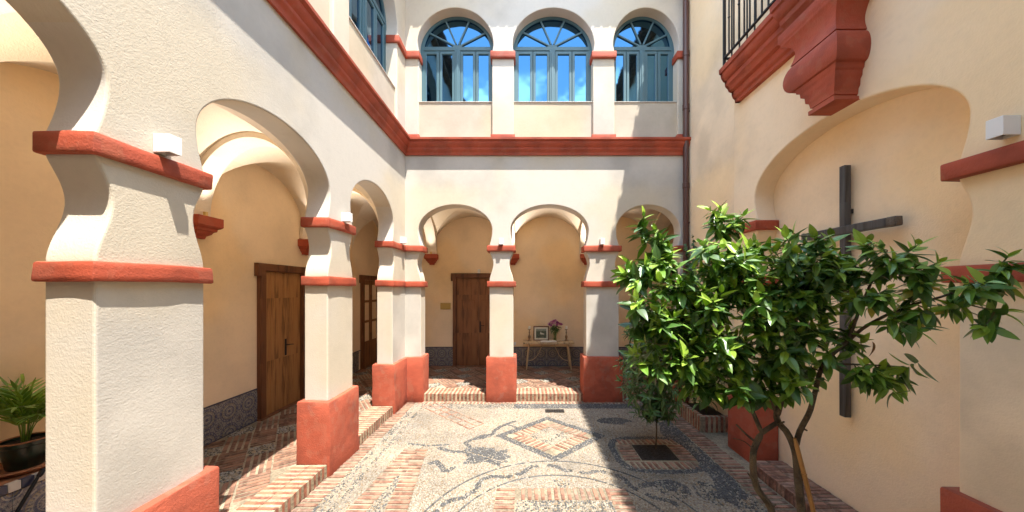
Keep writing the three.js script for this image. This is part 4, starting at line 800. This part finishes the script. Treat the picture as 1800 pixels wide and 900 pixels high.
{
  const s = thing('plant_saucer', 'terracotta saucer under the green pot on the tiled bench', 'saucer', [-3.87, 0.764, -2.47]);
  part('dish', lathe([[0, 0.004], [0.16, 0.0], [0.195, 0.03], [0.19, 0.04], [0.18, 0.034], [0.15, 0.012], [0, 0.012]], 40), M.terracotta, s);
  const p = thing('potted_palm', 'small parlour palm in a green glazed pot on the bench at far left', 'potted plant', [-3.87, 0.778, -2.47]), r = rng(12);
  part('pot', lathe([[0, 0], [0.10, 0], [0.108, 0.01], [0.142, 0.20], [0.142, 0.215], [0.152, 0.222], [0.155, 0.265], [0.147, 0.27], [0.138, 0.26], [0.135, 0.21], [0, 0.20]], 40), M.potGreen, p);
  part('rim', lathe([[0.139, 0.262], [0.148, 0.271], [0.1565, 0.268], [0.157, 0.258]], 40), M.terracotta, p);
  part('soil', lathe([[0, 0.243], [0.07, 0.24], [0.137, 0.236]], 24), M.soil, p);
  for (let k = 0; k < 19; k++) {                                      // each frond: a bent rachis and two rows of leaflets
    const az = k * 2.399, lean = 0.05 + 0.62 * ((k * 7) % 19) / 19, L = 0.36 + r() * 0.26, gs = [], pts = [];
    for (let i = 0; i <= 6; i++) { const t = i / 6, a = lean * (0.25 + 0.9 * t * t), q = L * t; pts.push(new THREE.Vector3(Math.cos(az) * (0.02 + Math.sin(a) * q), 0.235 + Math.cos(a) * q, Math.sin(az) * (0.02 + Math.sin(a) * q))); }
    gs.push(tube(pts, 0.0045, 0.002, 10, 5));
    const cv = new THREE.CatmullRomCurve3(pts), n = 8;
    for (let i = 0; i < n; i++) for (const sd of i === n - 1 ? [0] : [-1, 1]) {
      const t = 0.42 + 0.58 * i / (n - 1), c = cv.getPointAt(Math.min(1, t)), tg = cv.getTangentAt(Math.min(1, t)), side = new THREE.Vector3(-Math.sin(az), 0, Math.cos(az)).multiplyScalar(sd);
      const ax = tg.clone().multiplyScalar(1.15).add(side).add(new THREE.Vector3(0, -0.1, 0)).normalize(), up = new THREE.Vector3().crossVectors(side.lengthSq() ? side : new THREE.Vector3(-Math.sin(az), 0, Math.cos(az)), tg).normalize();
      const nn = up.addScaledVector(ax, -up.dot(ax)).normalize(); if (nn.y < 0) nn.negate();
      const g = leafShape(0.19 + 0.06 * r() - 0.08 * Math.abs(t - 0.6), 0.026, 0.03, 0.005, 6); g.applyMatrix4(new THREE.Matrix4().makeBasis(ax, nn, new THREE.Vector3().crossVectors(ax, nn)).setPosition(c)); gs.push(g);
    }
    part('frond', gs, LEAF[k % 3 === 0 ? 2 : 0], p);
  }
  p.scale.setScalar(0.8);
}
{
  const t = thing('orange_tree', 'orange tree with glossy leaves, half in sun, in front of the wooden cross', 'tree', [0, 0, 0]), r = rng(2024), near = (x, y, d) => spot(x, y, d < 1.9 ? d * 0.95 : 1.805 + (d - 1.9) * 0.55);
  const nodes = [], limb = (name, pts, r0, r1, take = true) => { const P = pts.map((p) => near(...p)); part(name, tube(P, r0, r1, 36, 9), M.bark, t); if (take) { const cv = new THREE.CatmullRomCurve3(P); for (let k = 3; k <= 24; k++) nodes.push(cv.getPointAt(k / 24)); } };
  limb('trunk', [[1345, 1034, 2.3], [1357, 900, 2.3], [1330, 856, 2.3], [1324, 819, 2.3], [1326, 788, 2.3], [1339, 761, 2.3]], 0.024, 0.018, false);
  limb('trunk', [[1422, 1040, 2.26], [1409, 900, 2.26], [1403, 843, 2.26], [1397, 791, 2.27], [1382, 758, 2.3], [1369, 744, 2.32], [1363, 725, 2.34]], 0.027, 0.018, false);
  limb('branch', [[1339, 761, 2.3], [1326, 730, 2.32], [1308, 690, 2.36], [1270, 610, 2.5], [1225, 540, 2.62], [1170, 460, 2.7]], 0.014, 0.005);
  limb('branch', [[1339, 761, 2.3], [1352, 752, 2.31], [1368, 742, 2.33]], 0.015, 0.014, false);
  limb('branch', [[1363, 725, 2.34], [1350, 660, 2.42], [1325, 570, 2.55], [1290, 470, 2.62], [1268, 400, 2.66]], 0.015, 0.005);
  limb('branch', [[1366, 735, 2.33], [1385, 660, 2.25], [1400, 560, 2.2], [1420, 470, 2.2], [1445, 420, 2.15]], 0.014, 0.005);
  limb('branch', [[1398, 790, 2.27], [1405, 760, 2.26], [1423, 724, 2.24], [1433, 688, 2.22], [1448, 640, 2.16], [1490, 600, 2.08], [1520, 575, 2.0], [1590, 540, 1.86], [1660, 520, 1.78], [1735, 490, 1.72]], 0.017, 0.004);
  limb('branch', [[1490, 600, 2.08], [1505, 560, 2.04], [1530, 500, 1.98], [1560, 440, 1.95]], 0.010, 0.004);
  limb('branch', [[1448, 640, 2.16], [1480, 640, 2.1], [1540, 642, 2.0], [1590, 645, 1.95]], 0.007, 0.003);
  limb('branch', [[1308, 690, 2.36], [1260, 660, 2.4], [1215, 620, 2.5], [1160, 570, 2.62]], 0.009, 0.004);
  limb('dead_twig', [[1331, 779, 2.3], [1312, 764, 2.29], [1294, 746, 2.27]], 0.008, 0.005, false);
  limb('dead_twig', [[1327, 792, 2.3], [1308, 776, 2.28], [1288, 770, 2.26]], 0.0035, 0.002, false);
  for (const [a, b] of [[[1325, 845], [1314, 831]], [[1355, 893], [1364, 886]], [[1405, 828], [1413, 822]], [[1409, 752], [1419, 757]], [[1369, 746], [1379, 741]]]) limb('stub', [[...a, 2.29], [(a[0] + b[0]) / 2, (a[1] + b[1]) / 2, 2.285], [...b, 2.28]], 0.009, 0.004, false);
  // crown: masses in the drawing (centre x, y, half sizes, distance, its spread, how many whorls)
  const masses = [[1138, 395, 22, 25, 2.52, 0.08, 5], [1165, 445, 38, 30, 2.52, 0.18, 12], [1112, 470, 22, 20, 2.5, 0.1, 5], [1270, 385, 38, 30, 2.5, 0.11, 8], [1190, 520, 88, 55, 2.48, 0.27, 44], [1160, 600, 62, 50, 2.48, 0.24, 29], [1265, 470, 55, 50, 2.44, 0.29, 23],
    [1290, 560, 80, 70, 2.31, 0.29, 35], [1345, 480, 75, 65, 2.32, 0.29, 31], [1420, 450, 62, 50, 2.17, 0.26, 21], [1390, 560, 75, 55, 2.22, 0.26, 27], [1470, 500, 60, 62, 2.07, 0.2, 18], [1250, 650, 62, 48, 2.36, 0.22, 23], [1320, 650, 66, 55, 2.35, 0.22, 21], [1405, 640, 60, 48, 2.21, 0.18, 14],
    [1565, 435, 55, 28, 1.89, 0.11, 5], [1570, 490, 66, 40, 1.87, 0.13, 9], [1640, 470, 50, 38, 1.77, 0.1, 4], [1610, 560, 45, 32, 1.81, 0.08, 4], [1690, 515, 50, 34, 1.71, 0.06, 4], [1745, 470, 35, 45, 1.67, 0.05, 4], [1755, 560, 30, 25, 1.67, 0.04, 2], [1545, 655, 62, 18, 1.97, 0.06, 8], [1500, 590, 30, 30, 2.05, 0.1, 2]];
  const tips = [];
  for (const [x, y, a, b, d, sd, n] of masses) for (let k = 0, tries = 0; k < n && tries < n * 30; tries++) {
    const u = r() * 2 - 1, v = r() * 2 - 1; if (u * u + v * v > 1) continue;
    const p = near(x + u * a, y + v * b, d + (r() * 2 - 1) * sd); if (p.x > 2.72) p.x = 2.72; if (tips.some((q) => q.distanceTo(p) < 0.058)) continue; tips.push(p); k++;
  }
  const dist = (p) => Math.min(...nodes.map((q) => q.distanceTo(p))), tw = [], leaves = [];
  tips.map((p) => [dist(p), p]).sort((a, b) => a[0] - b[0]).forEach(([, p]) => {
    let best = nodes[0], bd = 1e9; for (const q of nodes) { const dd = q.distanceTo(p) + Math.max(0, q.y - p.y) * 0.5; if (dd < bd && q.distanceTo(p) > 0.03) { bd = dd; best = q; } }
    const out = p.clone().sub(best), mid = best.clone().lerp(p, 0.5).addScaledVector(UP, -0.08 * out.length()).add(new THREE.Vector3((r() - 0.5) * 0.03, 0, (r() - 0.5) * 0.03));
    tw.push(tube([best, mid, p], 0.0045, 0.0025, 6, 5)); nodes.push(mid, best.clone().lerp(p, 0.8));
    const dir = p.clone().sub(mid).normalize().addScaledVector(UP, 0.55 + 0.4 * r());
    rosette(leaves, r, p, dir, 9 + Math.floor(r() * 5), 0.108 * clamp(-p.z / 1.98, 0.78, 1));
    for (let k = 0; k < 3; k++) { const c = mid.clone().lerp(p, r() * 0.7), ax = new THREE.Vector3(r() - 0.5, -0.25 - 0.4 * r(), r() - 0.5); leaves.push({ m: leafMatrix(c, ax, UP.clone().add(new THREE.Vector3(r() - 0.5, 0.3, r() - 0.2)), 0.09 + 0.03 * r()), young: false, p: c }); }
  });
  part('twigs', tw, M.twig, t).userData.kind = 'stuff';
  foliage(t, leaves, CIT, 298, r);
  for (const [x, y, d] of [[1252, 440, 2.5], [1257, 425, 2.52], [1533, 600, 2.0]]) { const o = new THREE.Mesh(CIT[3], DEADLEAF); o.name = 'dry_leaf'; leafMatrix(near(x, y, d), new THREE.Vector3(0.1, -1, 0.2), new THREE.Vector3(0.5, 0.2, 1), 0.09).decompose(o.position, o.quaternion, o.scale); t.add(o); }
  const c = thing('bamboo_stake', 'yellow bamboo stake tied along the right stem of the orange tree', 'stake', [0, 0, 0]);
  part('cane', tube([[1462, 1036, 2.2], [1430, 900, 2.21], [1397, 770, 2.22]].map((p) => near(...p)), 0.014, 0.013, 20, 10), M.bamboo, c);
  for (const k of [[1413, 833], [1440, 945]]) { const p = near(...k, 2.2125), g = new THREE.TorusGeometry(0.0135, 0.003, 6, 14); g.rotateX(Math.PI / 2); g.translate(p.x, p.y, p.z); part('node', g, M.bamboo, c); }
}
{
  const s = thing('sapling', 'slender sapling with small leaves growing from the square earth pit', 'tree', [1.75, 0, -4.25]), r = rng(88), leaves = [], tw = [];
  part('trunk', tube([[0, -0.02, 0], [0.012, 0.3, 0], [0.0, 0.6, 0.0], [0.03, 1.0, 0.0], [0.02, 1.45, 0.02]], 0.011, 0.006, 24, 8), M.bark, s);
  const stemAt = (y) => new THREE.Vector3(0.015, y, 0);
  for (let k = 0; k < 250; k++) {
    const y = 0.44 + r() * 1.3, a = r() * 6.28, q = (0.22 + 0.26 * Math.sin(clamp((y - 0.4) / 1.4) * 3.0)) * Math.sqrt(r()), p = new THREE.Vector3(Math.cos(a) * q - 0.03, y, Math.sin(a) * q);
    tw.push(tube([stemAt(Math.max(0.45, Math.min(1.4, y - 0.1))), stemAt(y).lerp(p, 0.5), p], 0.003, 0.0015, 4, 4)); rosette(leaves, r, p, p.clone().sub(stemAt(y - 0.12)), 8, 0.10);
  }
  part('twigs', tw, M.twig, s).userData.kind = 'stuff';
  leaves.forEach((l) => { l.m.premultiply(new THREE.Matrix4()); }); foliageLocal(s, leaves, CIT, r);
}
function foliageLocal(parent, leaves, geos, r) { const im = new THREE.InstancedMesh(geos[1], LEAFW, leaves.length); im.name = 'foliage'; im.userData.kind = 'stuff'; const c = new THREE.Color(); leaves.forEach((l, i) => { im.setMatrixAt(i, l.m); const v = 0.7 + 0.6 * r(); im.setColorAt(i, c.setRGB(0.06 * v, 0.145 * v, 0.03 * v)); }); parent.add(im); }
{
  const p = thing('brick_planter', 'low planter of striped upright bricks in the far right corner', 'planter', [2.64, 0, -4.77]);
  part('core', [box(0.012, 0.075, 0, 0.226, -0.72, -0.012), box(0.075, 0.46, 0, 0.226, -0.075, -0.012), box(0.012, 0.46, 0, 0.10, -0.72, -0.02)], M.mortar, p);
  part('soil', box(0.07, 0.46, 0.1, 0.19, -0.72, -0.07), M.soil, p);
  for (let k = 0; k < 19; k++) brick(p, 0.035, 0.232, -0.02 - k * 0.0375, 0, 0.075, 0.0345, 0.235, k % 2 ? BRICK : CREAMB, 'brick', 0.001);
  for (let k = 0; k < 11; k++) brick(p, 0.092 + k * 0.0375, 0.232, -0.0375, Math.PI / 2, 0.075, 0.0345, 0.235, k % 2 ? CREAMB : BRICK, 'brick', 0.001);
  const mk = (label, x, z, h, n, seed, len, wid) => {
    const s = thing('garden_shrub', label, 'shrub', [x, 0.18, z]), r = rng(seed), lv = [], tw = [];
    for (let k = 0; k < n; k++) { const a = r() * 6.28, y = h * (0.15 + 0.85 * r()), q = 0.05 + 0.26 * Math.sin(y / h * 2.6) * Math.sqrt(r()), t = new THREE.Vector3(Math.cos(a) * q - 0.05, y, Math.sin(a) * q); if (t.x + x > 3.04) t.x = 3.04 - x; tw.push(tube([[0, 0, 0], [t.x * 0.3, y * 0.5, t.z * 0.3], t], 0.005, 0.002, 5, 4)); rosette(lv, r, t, t.clone().normalize().addScaledVector(UP, 0.4), 8, len, 1.15); }
    part('stems', tw, M.twig, s).userData.kind = 'stuff';
    const base = s.position.clone(); lv.forEach((l) => l.m.premultiply(new THREE.Matrix4().makeTranslation(base))); const before = s.children.length; foliage(s, lv, [leafShape(1, wid, 0.3, 0.08), leafShape(1, wid * 0.9, 0.15, 0.1)], 60, r);
    s.children.slice(before).forEach((o) => o.position.sub(base));
  };
  mk('dark shrub with long leaves in the brick planter', 2.86, -5.0, 1.5, 34, 5, 0.15, 0.30);
  mk('broad leafed bush in the brick planter beside the drainpipe', 2.86, -5.35, 1.75, 40, 6, 0.12, 0.42);
  const v = thing('climbing_vine', 'dark ivy climbing the drainpipe above the planter', 'vine', [3.0, 0.18, -5.85]), r = rng(61), lv = [], tw = [];
  for (let k = 0; k < 7; k++) { const x = -0.06 + r() * 0.18, top = 2.3 + r() * 0.75, pts = []; for (let i = 0; i <= 10; i++) { const y = top * i / 10; pts.push(new THREE.Vector3(Math.min(0.06, x + 0.05 * Math.sin(y * 4 + k * 2)), y, 0.05 * Math.cos(y * 3 + k) + k * 0.015)); } tw.push(tube(pts, 0.006, 0.002, 20, 5)); const cv = new THREE.CatmullRomCurve3(pts); for (let i = 0; i < 60; i++) { const c = cv.getPointAt(0.2 + 0.8 * r()), ax = new THREE.Vector3(r() - 0.6, -0.5 + r() * 0.7, r() - 0.2); lv.push({ m: leafMatrix(c, ax, new THREE.Vector3(-0.4, 0.3, 1), 0.06 + 0.035 * r()) }); } }
  part('stems', tw, M.twig, v).userData.kind = 'stuff'; foliageLocal(v, lv, [CIT[0], leafShape(1, 0.75, 0.2, 0.1)], r);
}
scene.traverse((o) => { if (o.isMesh) { o.castShadow = true; o.receiveShadow = true; } });
renderer.render(scene, camera);
